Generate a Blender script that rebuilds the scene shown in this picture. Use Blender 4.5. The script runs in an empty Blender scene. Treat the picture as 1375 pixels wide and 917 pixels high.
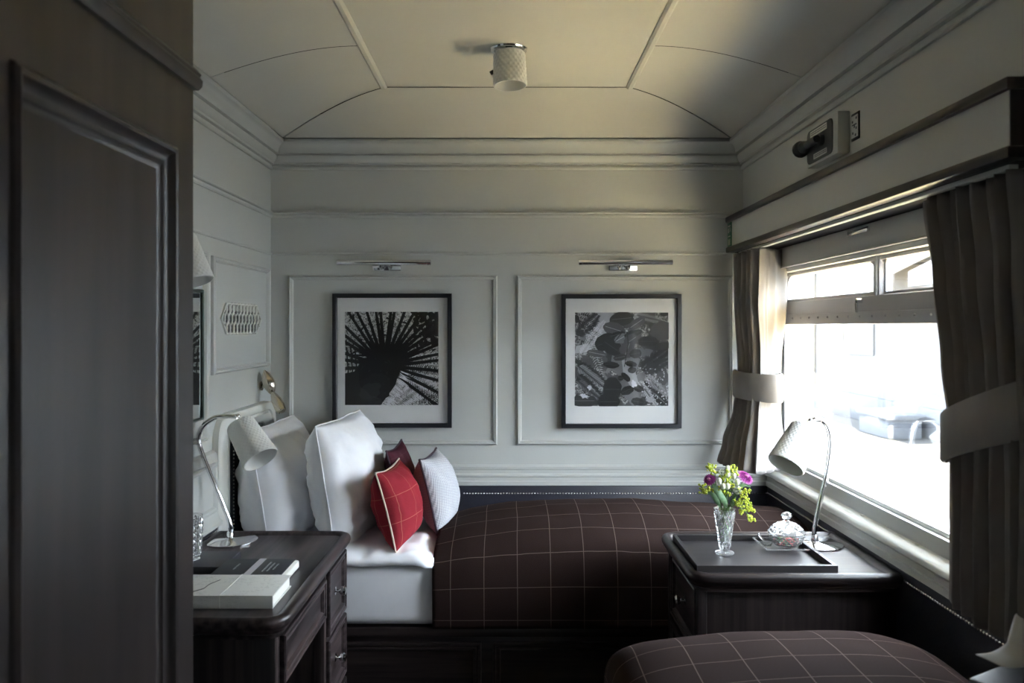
import bpy, bmesh, math, random
from mathutils import Vector, Matrix, noise
random.seed(7)
PI = math.pi
COL = bpy.context.scene.collection
V = Vector

# ------------------------------------------------------------------ materials
MATS = {}
def mat(name, col, rough=.5, metal=0., spec=.5, **kw):
    m = bpy.data.materials.new(name); m.use_nodes = True
    b = m.node_tree.nodes['Principled BSDF']
    b.inputs['Base Color'].default_value = (*col, 1)
    b.inputs['Roughness'].default_value = rough
    b.inputs['Metallic'].default_value = metal
    b.inputs['Specular IOR Level'].default_value = spec
    for k, v in kw.items(): b.inputs[k].default_value = v
    MATS[name] = m
    return m
def nodes(m): return m.node_tree.nodes, m.node_tree.links, m.node_tree.nodes['Principled BSDF']
def add_noise_colour(m, c1, c2, scale=(5, 5, 5), detail=6, lo=.35, hi=.65, bump=0., coord='Object', nscale=1.):
    N, L, B = nodes(m)
    tc = N.new('ShaderNodeTexCoord'); mp = N.new('ShaderNodeMapping'); mp.inputs['Scale'].default_value = scale
    nz = N.new('ShaderNodeTexNoise'); nz.inputs['Scale'].default_value = nscale; nz.inputs['Detail'].default_value = detail
    cr = N.new('ShaderNodeValToRGB')
    cr.color_ramp.elements[0].position = lo; cr.color_ramp.elements[0].color = (*c1, 1)
    cr.color_ramp.elements[1].position = hi; cr.color_ramp.elements[1].color = (*c2, 1)
    L.new(tc.outputs[coord], mp.inputs['Vector']); L.new(mp.outputs['Vector'], nz.inputs['Vector'])
    L.new(nz.outputs['Fac'], cr.inputs['Fac']); L.new(cr.outputs['Color'], B.inputs['Base Color'])
    if bump:
        bp = N.new('ShaderNodeBump'); bp.inputs['Strength'].default_value = bump; bp.inputs['Distance'].default_value = .002
        L.new(nz.outputs['Fac'], bp.inputs['Height']); L.new(bp.outputs['Normal'], B.inputs['Normal'])
    return nz
def wood(name, c1, c2, scale, rough=.34, bump=.08):
    m = mat(name, c1, rough, 0, .4); add_noise_colour(m, c1, c2, scale, 9, .38, .66, bump); return m
def paint(name, c, rough=.45):
    m = mat(name, c, rough)
    add_noise_colour(m, tuple(v*.975 for v in c), tuple(min(1, v*1.02) for v in c), (3, 3, 3), 4, .35, .65, .03)
    return m
WD1, WD2 = (.0085, .0060, .0060), (.034, .024, .023)
M_WALL = paint('wall_paint', (.495, .505, .487))
M_CEIL = paint('ceiling_paint', (.56, .545, .49), .5)
M_WOODX = wood('dark_wood_x', WD1, WD2, (2.2, 55, 55))
M_WOODY = wood('dark_wood_y', WD1, (.056, .040, .041), (55, 2.2, 55))
M_WOODZ = wood('dark_wood_z', WD1, WD2, (55, 55, 2.2))
M_WARD = wood('wardrobe_wood', (.012, .0085, .0085), (.032, .023, .022), (14, 14, 1.6), .38, .05)
M_FLOOR = wood('floor_boards', (.03, .022, .018), (.06, .045, .036), (4, 30, 30), .5)
M_LEATHER = mat('navy_leather', (.016, .016, .026), .42)
add_noise_colour(M_LEATHER, (.014, .014, .024), (.02, .02, .03), (160, 160, 160), 3, .3, .7, .25)
M_CHROME = mat('chrome', (.82, .82, .84), .07, 1)
M_NICKEL = mat('aged_nickel', (.62, .56, .47), .13, 1)
M_NAIL = mat('nail_head', (.75, .73, .68), .25, 1)
M_ALU = mat('window_aluminium', (.44, .44, .46), .45, .35)
M_SILL = paint('sill_paint', (.62, .62, .58), .4)
M_SHADE = mat('white_ceramic', (.68, .68, .66), .42)
M_LINEN = mat('white_linen', (.80, .81, .85), .85)
add_noise_colour(M_LINEN, (.82, .83, .87), (.87, .88, .92), (9, 9, 9), 5, .35, .65, .5)
M_BLACKF = mat('black_frame', (.012, .013, .018), .3)
M_MAT = mat('mat_board', (.80, .80, .80), .8)
M_BLACK = mat('black_plastic', (.012, .012, .013), .4)
M_DGREY = mat('dark_grey_plate', (.05, .05, .055), .45)
M_LABEL = mat('white_label', (.62, .62, .60), .5)
M_INK = mat('label_ink', (.09, .09, .1), .6)
M_GREEN = mat('sign_green', (.02, .16, .10), .4)
M_PURPLE = mat('purple_piping', (.035, .018, .03), .8)
M_CREAMP = mat('cream_piping', (.62, .50, .42), .8)
M_BOOKW = mat('book_cover', (.58, .58, .55), .7)
M_PAGE = mat('book_pages', (.78, .78, .74), .8)
M_CARDB = mat('black_card', (.02, .022, .028), .55)
M_CARDT = mat('card_lettering', (.62, .64, .66), .6)
M_BAND = mat('paper_band', (.42, .41, .45), .7)
M_SLATE = mat('dark_coaster_box', (.035, .033, .04), .5)
M_TRAYX = wood('tray_wood', (.012, .0105, .011), (.024, .02, .021), (4, 40, 40), .42)
M_TISSUE = mat('white_paper', (.66, .66, .66), .9)
M_PIPE = M_LINEN

def crackle(m, dark):  # the grey veins of the book cover
    N, L, B = nodes(m)
    tc = N.new('ShaderNodeTexCoord'); vo = N.new('ShaderNodeTexVoronoi'); vo.feature = 'DISTANCE_TO_EDGE'; vo.inputs['Scale'].default_value = 7
    nz = N.new('ShaderNodeTexNoise'); nz.inputs['Scale'].default_value = 14; nz.inputs['Detail'].default_value = 5
    mx = N.new('ShaderNodeMix'); mx.data_type = 'RGBA'; mx.inputs['Factor'].default_value = .12
    cr = N.new('ShaderNodeValToRGB'); cr.color_ramp.elements[0].position = .0; cr.color_ramp.elements[0].color = (*dark, 1)
    cr.color_ramp.elements[1].position = .018; cr.color_ramp.elements[1].color = (.62, .62, .59, 1)
    L.new(tc.outputs['Object'], mx.inputs[6]); L.new(nz.outputs['Color'], mx.inputs[7]); L.new(mx.outputs[2], vo.inputs['Vector'])
    L.new(vo.outputs['Distance'], cr.inputs['Fac']); L.new(cr.outputs['Color'], B.inputs['Base Color'])
crackle(M_BOOKW, (.40, .40, .38))

def plaid(name, base, line, pitch, width, fuzz=.25, off=(0, 0)):
    m = mat(name, base, .95, 0, .06)
    N, L, B = nodes(m)
    uv = N.new('ShaderNodeUVMap'); sp = N.new('ShaderNodeSeparateXYZ'); L.new(uv.outputs['UV'], sp.inputs['Vector'])
    facs = []
    for ax, o in (('X', off[0]), ('Y', off[1])):
        a = N.new('ShaderNodeMath'); a.operation = 'ADD'; a.inputs[1].default_value = o + 50*pitch
        L.new(sp.outputs[ax], a.inputs[0])
        d = N.new('ShaderNodeMath'); d.operation = 'DIVIDE'; d.inputs[1].default_value = pitch; L.new(a.outputs[0], d.inputs[0])
        f = N.new('ShaderNodeMath'); f.operation = 'FRACT'; L.new(d.outputs[0], f.inputs[0])
        s = N.new('ShaderNodeMath'); s.operation = 'SUBTRACT'; s.inputs[1].default_value = .5; L.new(f.outputs[0], s.inputs[0])
        ab = N.new('ShaderNodeMath'); ab.operation = 'ABSOLUTE'; L.new(s.outputs[0], ab.inputs[0])
        lt = N.new('ShaderNodeMath'); lt.operation = 'LESS_THAN'; lt.inputs[1].default_value = width/pitch/2; L.new(ab.outputs[0], lt.inputs[0])
        facs.append(lt)
    mx = N.new('ShaderNodeMath'); mx.operation = 'MAXIMUM'; L.new(facs[0].outputs[0], mx.inputs[0]); L.new(facs[1].outputs[0], mx.inputs[1])
    nz = N.new('ShaderNodeTexNoise'); nz.inputs['Scale'].default_value = 300; L.new(uv.outputs['UV'], nz.inputs['Vector'])
    mu = N.new('ShaderNodeMath'); mu.operation = 'MULTIPLY'; L.new(mx.outputs[0], mu.inputs[0]); mu.inputs[1].default_value = .8
    n2 = N.new('ShaderNodeMixRGB'); n2.inputs['Color1'].default_value = (*[c*(1-fuzz) for c in base], 1); n2.inputs['Color2'].default_value = (*[c*(1+fuzz) for c in base], 1)
    L.new(nz.outputs['Fac'], n2.inputs['Fac'])
    mc = N.new('ShaderNodeMixRGB'); mc.inputs['Color2'].default_value = (*line, 1)
    L.new(n2.outputs[0], mc.inputs['Color1']); L.new(mu.outputs[0], mc.inputs['Fac']); L.new(mc.outputs[0], B.inputs['Base Color'])
    bp = N.new('ShaderNodeBump'); bp.inputs['Strength'].default_value = .35; bp.inputs['Distance'].default_value = .001
    L.new(nz.outputs['Fac'], bp.inputs['Height']); L.new(bp.outputs['Normal'], B.inputs['Normal'])
    B.inputs['Sheen Weight'].default_value = 0
    return m
M_PLAID = plaid('brown_plaid_wool', (.022, .0128, .0112), (.118, .09, .077), .118, .0024, off=(.03, .028))
M_RED = plaid('red_check_wool', (.23, .022, .032), (.36, .11, .085), .095, .0024, .18)
M_BURG = plaid('burgundy_wool', (.055, .016, .024), (.08, .03, .035), .085, .0028, .2)
M_MAUVE = plaid('mauve_wool', (.15, .085, .10), (.17, .10, .11), .01, .003, .2)
def hounds():
    m = mat('grey_houndstooth', (.4, .4, .42), .95, 0, .1); N, L, B = nodes(m)
    uv = N.new('ShaderNodeUVMap'); mp = N.new('ShaderNodeMapping'); mp.inputs['Rotation'].default_value = (0, 0, .6)
    ck = N.new('ShaderNodeTexChecker'); ck.inputs['Scale'].default_value = 230
    ck.inputs['Color1'].default_value = (.56, .57, .60, 1); ck.inputs['Color2'].default_value = (.30, .30, .33, 1)
    L.new(uv.outputs['UV'], mp.inputs['Vector']); L.new(mp.outputs['Vector'], ck.inputs['Vector']); L.new(ck.outputs['Color'], B.inputs['Base Color'])
    return m
M_HOUND = hounds()
def curtain_mat():
    m = mat('taupe_velvet', (.2, .18, .165), .9, 0, .2); N, L, B = nodes(m)
    add_noise_colour(m, (.24, .22, .205), (.32, .295, .275), (7, 7, 4), 5, .35, .65, .1)
    B.inputs['Sheen Weight'].default_value = .25
    tr = N.new('ShaderNodeBsdfTranslucent'); tr.inputs['Color'].default_value = (.34, .29, .265, 1)
    mx = N.new('ShaderNodeMixShader'); mx.inputs[0].default_value = .14
    out = N['Material Output']
    L.new(B.outputs[0], mx.inputs[1]); L.new(tr.outputs[0], mx.inputs[2]); L.new(mx.outputs[0], out.inputs['Surface'])
    return m
M_CURT = curtain_mat()
def pane_mat(name, tint=(1, 1, 1), refl=.5):
    m = bpy.data.materials.new(name); m.use_nodes = True; N, L = m.node_tree.nodes, m.node_tree.links
    N.remove(N['Principled BSDF'])
    t = N.new('ShaderNodeBsdfTransparent'); t.inputs['Color'].default_value = (*tint, 1)
    g = N.new('ShaderNodeBsdfGlossy'); g.inputs['Roughness'].default_value = .0
    fr = N.new('ShaderNodeFresnel'); fr.inputs['IOR'].default_value = 1.45
    mu = N.new('ShaderNodeMath'); mu.operation = 'MULTIPLY'; mu.inputs[1].default_value = refl
    mx = N.new('ShaderNodeMixShader'); L.new(fr.outputs[0], mu.inputs[0]); L.new(mu.outputs[0], mx.inputs[0]); L.new(t.outputs[0], mx.inputs[1]); L.new(g.outputs[0], mx.inputs[2])
    L.new(mx.outputs[0], N['Material Output'].inputs['Surface']); return m
M_PANE = pane_mat('window_glass')
M_PICGLASS = pane_mat('picture_glass', refl=.35)
M_CRYSTAL = mat('cut_crystal', (.97, .98, .98), .02, 0, .5, **{'Transmission Weight': .93, 'IOR': 1.52})
M_MIRROR = mat('mirror_silver', (.80, .84, .82), .02, 1)

# ------------------------------------------------------------------ mesh helpers
def link(name, bm, ms, parent=None, smooth=35, kind=None, recalc=True):
    me = bpy.data.meshes.new(name)
    if recalc: bmesh.ops.recalc_face_normals(bm, faces=bm.faces[:])
    bm.to_mesh(me); bm.free()
    for m in (ms if isinstance(ms, (list, tuple)) else [ms]): me.materials.append(m)
    if smooth:
        for p in me.polygons: p.use_smooth = True
        me.set_sharp_from_angle(angle=math.radians(smooth))
    o = bpy.data.objects.new(name, me); COL.objects.link(o)
    if parent is not None:
        o.parent = parent; o.matrix_parent_inverse = Matrix.Identity(4)
        # geometry is authored in world space: shift to the parent's frame
        me.transform(parent_world(parent).inverted())
    if kind: o['kind'] = kind
    return o
def parent_world(p):
    m = p.matrix_basis.copy()
    while p.parent: p = p.parent; m = p.matrix_basis @ m
    return m
def tag(o, label, cat, group=None):
    o['label'] = label; o['category'] = cat
    if group: o['group'] = group
    return o
def thing(name, label, cat, loc=(0, 0, 0), group=None):
    o = bpy.data.objects.new(name, None); COL.objects.link(o); o.location = loc; o.empty_display_size = .05
    return tag(o, label, cat, group)
def one(name, bm, m, label, cat, group=None, smooth=35):
    """a thing that is a single mesh; origin put at its base centre"""
    o = link(name, bm, m, None, smooth)
    xs = [v.co for v in o.data.vertices]
    c = V(((min(v.x for v in xs)+max(v.x for v in xs))/2, (min(v.y for v in xs)+max(v.y for v in xs))/2, min(v.z for v in xs)))
    o.data.transform(Matrix.Translation(-c)); o.location = c
    return tag(o, label, cat, group)
def struct(name, bm, m, smooth=35): return link(name, bm, m, None, smooth, 'structure')

def box(bm, x0, x1, y0, y1, z0, z1, bev=0., seg=2, mi=0):
    r = bmesh.ops.create_cube(bm, size=1)
    M = Matrix.Translation(((x0+x1)/2, (y0+y1)/2, (z0+z1)/2)) @ Matrix.Diagonal((x1-x0, y1-y0, z1-z0, 1))
    bmesh.ops.transform(bm, matrix=M, verts=r['verts'])
    fs = {f for v in r['verts'] for f in v.link_faces}
    for f in fs: f.material_index = mi
    if bev:
        es = list({e for v in r['verts'] for e in v.link_edges})
        bmesh.ops.bevel(bm, geom=es, offset=bev, segments=seg, profile=.5, affect='EDGES')
    return bm
def B(*a, **k): return box(bmesh.new(), *a, **k)
def loops(bm, rings, close_u=True, cap0=False, cap1=False, mi=0, uvs=None):
    """rings: list of lists of points, lofted"""
    rv = [[bm.verts.new(p) for p in r] for r in rings]
    n = len(rv[0]); fs = []
    for a, b in zip(rv, rv[1:]):
        for i in range(n if close_u else n-1):
            j = (i+1) % n
            try:
                f = bm.faces.new((a[i], a[j], b[j], b[i])); f.material_index = mi; fs.append(f)
            except ValueError: pass
    if cap0: f = bm.faces.new(rv[0][::-1]); f.material_index = mi
    if cap1: f = bm.faces.new(rv[-1]); f.material_index = mi
    return rv
def frame_of(axis):
    a = V(axis).normalized(); t = V((0, 0, 1)) if abs(a.z) < .9 else V((1, 0, 0))
    u = a.cross(t).normalized(); return a, u, a.cross(u).normalized()
def lathe(bm, prof, c=(0, 0, 0), axis=(0, 0, 1), n=32, cap0=True, cap1=True, mi=0, fn=None):
    """prof: (radius, distance along axis)"""
    a, u, w = frame_of(axis); c = V(c); rings = []
    for k, (r, h) in enumerate(prof):
        ring = []
        for i in range(n):
            t = 2*PI*i/n; rr = r + (fn(t, h, k) if fn else 0)
            ring.append(c + a*h + (u*math.cos(t) + w*math.sin(t))*rr)
        rings.append(ring)
    return loops(bm, rings, True, cap0, cap1, mi)
def tube(bm, pts, r, n=10, cap=True, mi=0, closed=False):
    pts = [V(p) for p in pts]; rs = r if isinstance(r, (list, tuple)) else [r]*len(pts)
    m = len(pts); rings = []; u = None
    for i, p in enumerate(pts):
        if closed: t = pts[(i+1) % m] - pts[(i-1) % m]
        else: t = pts[min(i+1, m-1)] - pts[max(i-1, 0)]
        if t.length < 1e-9: t = V((0, 0, 1))
        t.normalize()
        if u is None: u = frame_of(t)[1]
        else:
            u = u - t*u.dot(t)
            if u.length < 1e-6: u = frame_of(t)[1]
            u.normalize()
        w = t.cross(u)
        rings.append([p + (u*math.cos(2*PI*k/n) + w*math.sin(2*PI*k/n))*rs[i] for k in range(n)])
    if closed: rings.append(rings[0])
    if closed:
        rv = [[bm.verts.new(p) for p in rr] for rr in rings[:-1]]
        for i in range(m):
            a, b = rv[i], rv[(i+1) % m]
            for k in range(n):
                f = bm.faces.new((a[k], a[(k+1) % n], b[(k+1) % n], b[k])); f.material_index = mi
    else: loops(bm, rings, True, cap, cap, mi)
    return bm
def smooth_path(pts, n=8):
    """Catmull-Rom through pts"""
    P = [V(p) for p in pts]; P = [P[0]*2-P[1]] + P + [P[-1]*2-P[-2]]; out = []
    for i in range(1, len(P)-2):
        for k in range(n):
            t = k/n; a, b, c, d = P[i-1], P[i], P[i+1], P[i+2]
            out.append(.5*((2*b) + (c-a)*t + (2*a-5*b+4*c-d)*t*t + (3*b-a-3*c+d)*t**3))
    out.append(P[-2]); return out
def sphere(bm, c, r, u=10, v=7, mi=0, sc=(1, 1, 1), rot=None):
    M = Matrix.Translation(c) @ (rot if rot else Matrix.Identity(4)) @ Matrix.Diagonal((r*sc[0], r*sc[1], r*sc[2], 1))
    q = bmesh.ops.create_uvsphere(bm, u_segments=u, v_segments=v, radius=1, matrix=M)
    for vv in q['verts']:
        for f in vv.link_faces: f.material_index = mi
def wall_frame(bm, origin, U, W, N, rect, prof, mi=0, fill=None):
    """mitred moulding frame on a plane; rect=(u0,w0,u1,w1) outer; prof=[(inset, out)]; fill = cap the middle"""
    o, U, W, N = V(origin), V(U), V(W), V(N); u0, w0, u1, w1 = rect; rings = []
    for i, h in prof:
        rings.append([o+U*a+W*b+N*h for a, b in ((u0+i, w0+i), (u1-i, w0+i), (u1-i, w1-i), (u0+i, w1-i))])
    return loops(bm, rings, True, False, bool(fill), mi)
def rrect(x0, x1, y0, y1, rs, n=8, ins=0.):
    """rounded rect outline, rs = radii for (x0y0, x1y0, x1y1, x0y1)"""
    pts = []
    for (cx, cy, sx, sy, a0), r in zip(((x0, y0, 1, 1, PI), (x1, y0, -1, 1, 1.5*PI), (x1, y1, -1, -1, 0), (x0, y1, 1, -1, .5*PI)), rs):
        rr = max(r-ins, .0005); k = max(r, ins+.0005)
        ox, oy = cx+sx*k, cy+sy*k
        for i in range(n+1):
            a = a0 + PI/2*i/n; pts.append((ox+rr*math.cos(a), oy+rr*math.sin(a)))
    return pts
def plate(bm, x0, x1, y0, y1, rs, prof, n=8, mi=0):
    """stacked rounded rectangles; prof = [(inset, z)] bottom to top, both ends capped"""
    loops(bm, [[V((x, y, z)) for x, y in rrect(x0, x1, y0, y1, rs, n, i)] for i, z in prof], True, True, True, mi)
def strip(bm, pts_fn, prof, mi=0):
    """sweep a profile: pts_fn(p) gives the path for projection p; prof = [(p, z)]"""
    rings = [[V((x, y, z)) for x, y in pts_fn(p)] for p, z in prof]
    loops(bm, rings, False, False, False, mi)

XL, XR, XU, YF, YB = -1.063, 1.16, 1.04, 3.65, -.9      # left wall, right wall, right wall above the window, far wall, back wall

# ------------------------------------------------------------------ the room
floor = struct('floor', B(XL-.1, 1.35, YB-.1, YF+.1, -.06, 0), M_FLOOR)
struct('wall_far', B(XL-.1, 1.35, YF, YF+.1, 0, 2.5), M_WALL)
struct('wall_left', B(XL-.1, XL, YB, YF, 0, 2.5), M_WALL)
struct('wall_back', B(XL-.1, 1.35, YB-.1, YB, 0, 2.5), M_WALL)
WY0, WY1, WZ0, WZ1 = 1.71, 3.53, .93, 1.735            # window opening
bm = bmesh.new()
NY0, NY1 = -.60, -.12                                    # second window added out of view to light the room
box(bm, XR, 1.30, YB, YF, 0, WZ0); box(bm, XR, 1.30, WY1, YF, WZ0, WZ1); box(bm, XR, 1.30, NY1, WY0, WZ0, WZ1); box(bm, XR, 1.30, YB, NY0, WZ0, WZ1)
box(bm, XR, 1.30, YB, YF, WZ1, 2.5); box(bm, XU, XR, YB, YF, 1.835, 2.5)
struct('wall_right', bm, M_WALL)

# ceiling: flat middle, coves to the sides and to the far end, 3 mm gaps between the panels
XC0, XC1, XM0, XM1, YE, YM = -.986, .964, -.487, .466, 3.566, 3.17
ZC0, ZC1 = 2.320, 2.424
def cove(t): t = min(max(t, 0), 1); return ZC0 + (ZC1-ZC0)*(math.sin(t*PI/2)*.75 + (1-(1-t)**2)*.25)
bm = bmesh.new(); G = .0026; nT = 14
def seg_panel(fn, n, k):   # fn(s,t)->point, s along, t from the edge to the middle
    rv = [[bm.verts.new(fn(i/k, j/n)) for i in range(k+1)] for j in range(n+1)]
    for a, b in zip(rv, rv[1:]):
        for i in range(k): bm.faces.new((a[i], a[i+1], b[i+1], b[i]))
SEAMS = [YB, .3, 1.5, 2.70]
for sgn, xe, xm in ((-1, XC0, XM0), (1, XC1, XM1)):
    for ya, yb in ((YB, .3-G), (.3+G, 1.5-G), (1.5+G, 2.70-G)):
        seg_panel(lambda s, t: V((xe+(xm-xe)*t, ya+(yb-ya)*s, cove(t))), nT, 2)
    seg_panel(lambda s, t: V((xe+(xm-xe)*t, 2.70+G+(YE+(YM-YE)*t-G*1.6-2.70-G)*s, cove(t))), nT, 2)
seg_panel(lambda s, t: V((XC0+(XM0-XC0)*t + G*1.6 + (XC1+(XM1-XC1)*t-XC0-(XM0-XC0)*t-G*3.2)*s, YE+(YM-YE)*t*(1-.006), cove(t))), nT, 2)
seg_panel(lambda s, t: V((XM0+(XM1-XM0)*s, YB+(YM-G*.4-YB)*t, ZC1+.002)), 2, 2)
bm.normal_update()
for f in bm.faces:
    if f.normal.z > 0: f.normal_flip()
ceil = link('ceiling', bm, M_CEIL, None, 35, 'structure', False)
struct('roof', B(XL-.1, 1.35, YB-.1, YF+.1, 2.5, 2.56), M_CEIL)
bm = bmesh.new()        # dark void behind the ceiling panels
box(bm, XL, XU, YB, YF, 2.445, 2.45)
struct('ceiling_lining', bm, mat('lining_dark', (.03, .025, .02), .8))
bm = bmesh.new()        # the two long ribs
for x in (XM0, XM1):
    prof = [(-.014, 0), (-.014, -.006), (-.006, -.012), (.006, -.012), (.014, -.006), (.014, 0)]
    loops(bm, [[V((x+p, y, ZC1+.004+z)) for p, z in prof] for y in (YB, YM)], True, True, True)
struct('trim_1', bm, M_CEIL)
def around(p): return [(XL+p, YB), (XL+p, YF-p), (XU-p, YF-p), (XU-p, YB)]
bm = bmesh.new()
strip(bm, around, [(0, 2.196), (.009, 2.196), (.013, 2.201), (.013, 2.209), (.007, 2.211), (.007, 2.216), (.020, 2.218), (.021, 2.226), (.028, 2.232), (.036, 2.245), (.037, 2.253), (.031, 2.255), (.031, 2.259), (.046, 2.261), (.047, 2.266),
                   (.050, 2.278), (.060, 2.294), (.072, 2.303), (.078, 2.305), (.080, 2.312), (.080, 2.315), (0, 2.315)])
struct('trim_2', bm, M_WALL)
def around_lf(p): return [(XL+p, YB), (XL+p, YF-p), (XU-p*.2, YF-p)]
bm = bmesh.new()
strip(bm, around_lf, [(0, 1.982), (.006, 1.983), (.010, 1.988), (.010, 1.994), (.006, 1.995), (.006, 1.998), (.018, 1.999), (.020, 2.003), (.018, 2.007), (.008, 2.009), (0, 2.009)])
struct('trim_3', bm, M_WALL)
bm = bmesh.new()
strip(bm, lambda p: [(XL+p, YB), (XL+p, YF-p), (.97, YF-p)], [(0, 1.816), (.006, 1.817), (.008, 1.822), (.006, 1.827), (0, 1.828)])
struct('trim_4', bm, M_WALL)
# raised panel mouldings of the far wall
PM = [(0, 0), (.001, .010), (.007, .016), (.012, .012), (.015, .013), (.019, .006), (.021, 0)]
def fw(px, py, y=YF): return (px-684)/1100*y, 1.5-(py-438)/1100*y
for n, (a, b) in ((5, ((388, 597), (668, 370))), (6, ((694, 597), (984, 370)))):
    bm = bmesh.new(); u0, w0 = fw(*a); u1, w1 = fw(*b)
    wall_frame(bm, (0, YF, 0), (1, 0, 0), (0, 0, 1), (0, -1, 0), (u0, w0, u1, w1), PM)
    struct('trim_%d' % n, bm, M_WALL)
# left wall panel round the grille
bm = bmesh.new()
wall_frame(bm, (XL, 0, 0), (0, 1, 0), (0, 0, 1), (1, 0, 0), (2.915, 1.325, 3.60, 1.752), PM)
wall_frame(bm, (XL, 0, 0), (0, 1, 0), (0, 0, 1), (1, 0, 0), (1.75, 1.10, 2.86, 1.76), PM)
struct('trim_7', bm, M_WALL)
# dado moulding over the leather, far wall then right wall sill
DADO = [(0, .795), (.026, .795), (.026, .812), (.020, .816), (.020, .830), (.024, .833), (.024, .840), (.012, .848), (.012, .862), (.016, .866), (.016, .876), (.006, .882), (0, .884)]
bm = bmesh.new(); strip(bm, lambda p: [(XL, YF-p), (XR, YF-p)], DADO); struct('trim_8', bm, M_WALL)
bm = bmesh.new()        # left wall dado
strip(bm, lambda p: [(XL+p, YB), (XL+p, 2.925)], [(0, .795), (.040, .795), (.040, .806), (.030, .815), (.022, .83), (.022, 1.035), (.016, 1.05), (.006, 1.056), (0, 1.058)])
wall_frame(bm, (XL+.022, 0, 0), (0, 1, 0), (0, 0, 1), (1, 0, 0), (2.1, .845, 2.90, 1.02), [(a, b*.7) for a, b in PM])
struct('trim_9', bm, M_WALL)
bm = bmesh.new()        # window sill and the moulding under it
rows = [(1.158, .795), (1.134, .795), (1.134, .815), (1.140, .818), (1.140, .838), (1.128, .842), (1.122, .850), (1.124, .862), (1.132, .872), (1.150, .880), (1.196, .892), (1.196, .90)]
loops(bm, [[V((x, y, z)) for y in (YB, YF)] for x, z in rows], False)
struct('trim_10', bm, M_SILL)

# ------------------------------------------------------------------ the window
XW = 1.19
win = bpy.data.objects.new('window_1', None); COL.objects.link(win); win.location = (XW, (WY0+WY1)/2, WZ0); win['kind'] = 'structure'
def wring(bm, y0, y1, z0, z1, r0, ins, xa, xb):   # rounded frame ring between outline and its inset, extruded xa..xb
    n = 8; top = (r0, r0) ; A = rrect(y0, y1, z0, z1, (.004, .004, r0, r0), n, 0); Bq = rrect(y0, y1, z0, z1, (.004, .004, r0, r0), n, ins)
    rings = [[V((xa, y, z)) for y, z in A], [V((xa, y, z)) for y, z in Bq], [V((xb, y, z)) for y, z in Bq], [V((xb, y, z)) for y, z in A]]
    loops(bm, rings + [rings[0]], True)
bm = bmesh.new()
wring(bm, WY0-.01, WY1+.01, .893, WZ1+.005, .07, .028, 1.176, 1.225)
box(bm, 1.176, 1.225, WY0, WY1, .893, .935, .003)
link('frame', bm, M_ALU, win)
bm = bmesh.new()     # transom with its flat flange
box(bm, 1.170, 1.22, WY0+.01, WY1-.01, 1.512, 1.600, .003); box(bm, 1.164, 1.172, WY0+.01, WY1-.01, 1.508, 1.548, .002)
for k in range(19): sphere(bm, (1.163, 1.80+k*.092, 1.533), .0045, 8, 5)
link('transom', bm, M_ALU, win)
bm = bmesh.new(); box(bm, 1.172, 1.215, 2.598, 2.640, 1.598, 1.725, .003); box(bm, 1.166, 1.176, 2.606, 2.618, 1.598, 1.725, .002)
link('mullion', bm, M_ALU, win)
bm = bmesh.new(); wring(bm, 2.64, 3.50, 1.60, 1.722, .06, .012, 1.185, 1.20); link('sliding_sash', bm, M_ALU, win)
bm = bmesh.new(); wring(bm, 1.745, 2.60, 1.60, 1.722, .03, .010, 1.19, 1.205); link('sliding_sash', bm, M_ALU, win)
bm = bmesh.new(); box(bm, 1.199, 1.202, 1.72, 3.52, .92, 1.52); link('pane', bm, M_PANE, win, 0)
for y0, y1 in ((2.63, 3.51), (1.73, 2.61)): link('pane', B(1.195, 1.198, y0, y1, 1.59, 1.728), M_PANE, win, 0)
for yy in (2.72, 3.50):
    bm = bmesh.new(); lathe(bm, [(.008, 0), (.008, .018), (.005, .02)], (1.170, yy, 1.585), (-1, 0, 0), 14)
    tube(bm, [(1.154, yy, 1.587), (1.150, yy-.004, 1.57), (1.150, yy-.008, 1.545)], [.006, .006, .004], 8); link('catch', bm, M_CHROME, win)
bm = bmesh.new(); box(bm, 1.176, 1.186, 1.73, 3.52, .932, .944, .002)
for k in range(4): box(bm, 1.150, 1.158, 1.95+k*.36, 1.965+k*.36, .881, .885)
link('glazing_bead', bm, M_SILL, win)
bm = bmesh.new(); box(bm, 1.172, 1.19, 3.49, 3.515, .90, 1.51, .002); box(bm, 1.172, 1.19, 1.70, 1.73, .90, 1.51, .002); link('side_bead', bm, M_ALU, win)

fill_win = bpy.data.objects.new('fill_window', None); COL.objects.link(fill_win); fill_win.location = (XW, (NY0+NY1)/2, WZ0); fill_win['kind'] = 'structure'  # unseen window, added as an extra daylight source
bm = bmesh.new(); wring(bm, NY0-.01, NY1+.01, .893, WZ1+.005, .07, .028, 1.176, 1.225); box(bm, 1.176, 1.225, NY0, NY1, .893, .935, .003); link('frame', bm, M_ALU, fill_win)
bm = bmesh.new(); box(bm, 1.170, 1.22, NY0+.01, NY1-.01, 1.512, 1.600, .003); link('transom', bm, M_ALU, fill_win)
link('pane', B(1.199, 1.202, NY0+.01, NY1-.01, .92, 1.728), M_PANE, fill_win, 0)
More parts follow.
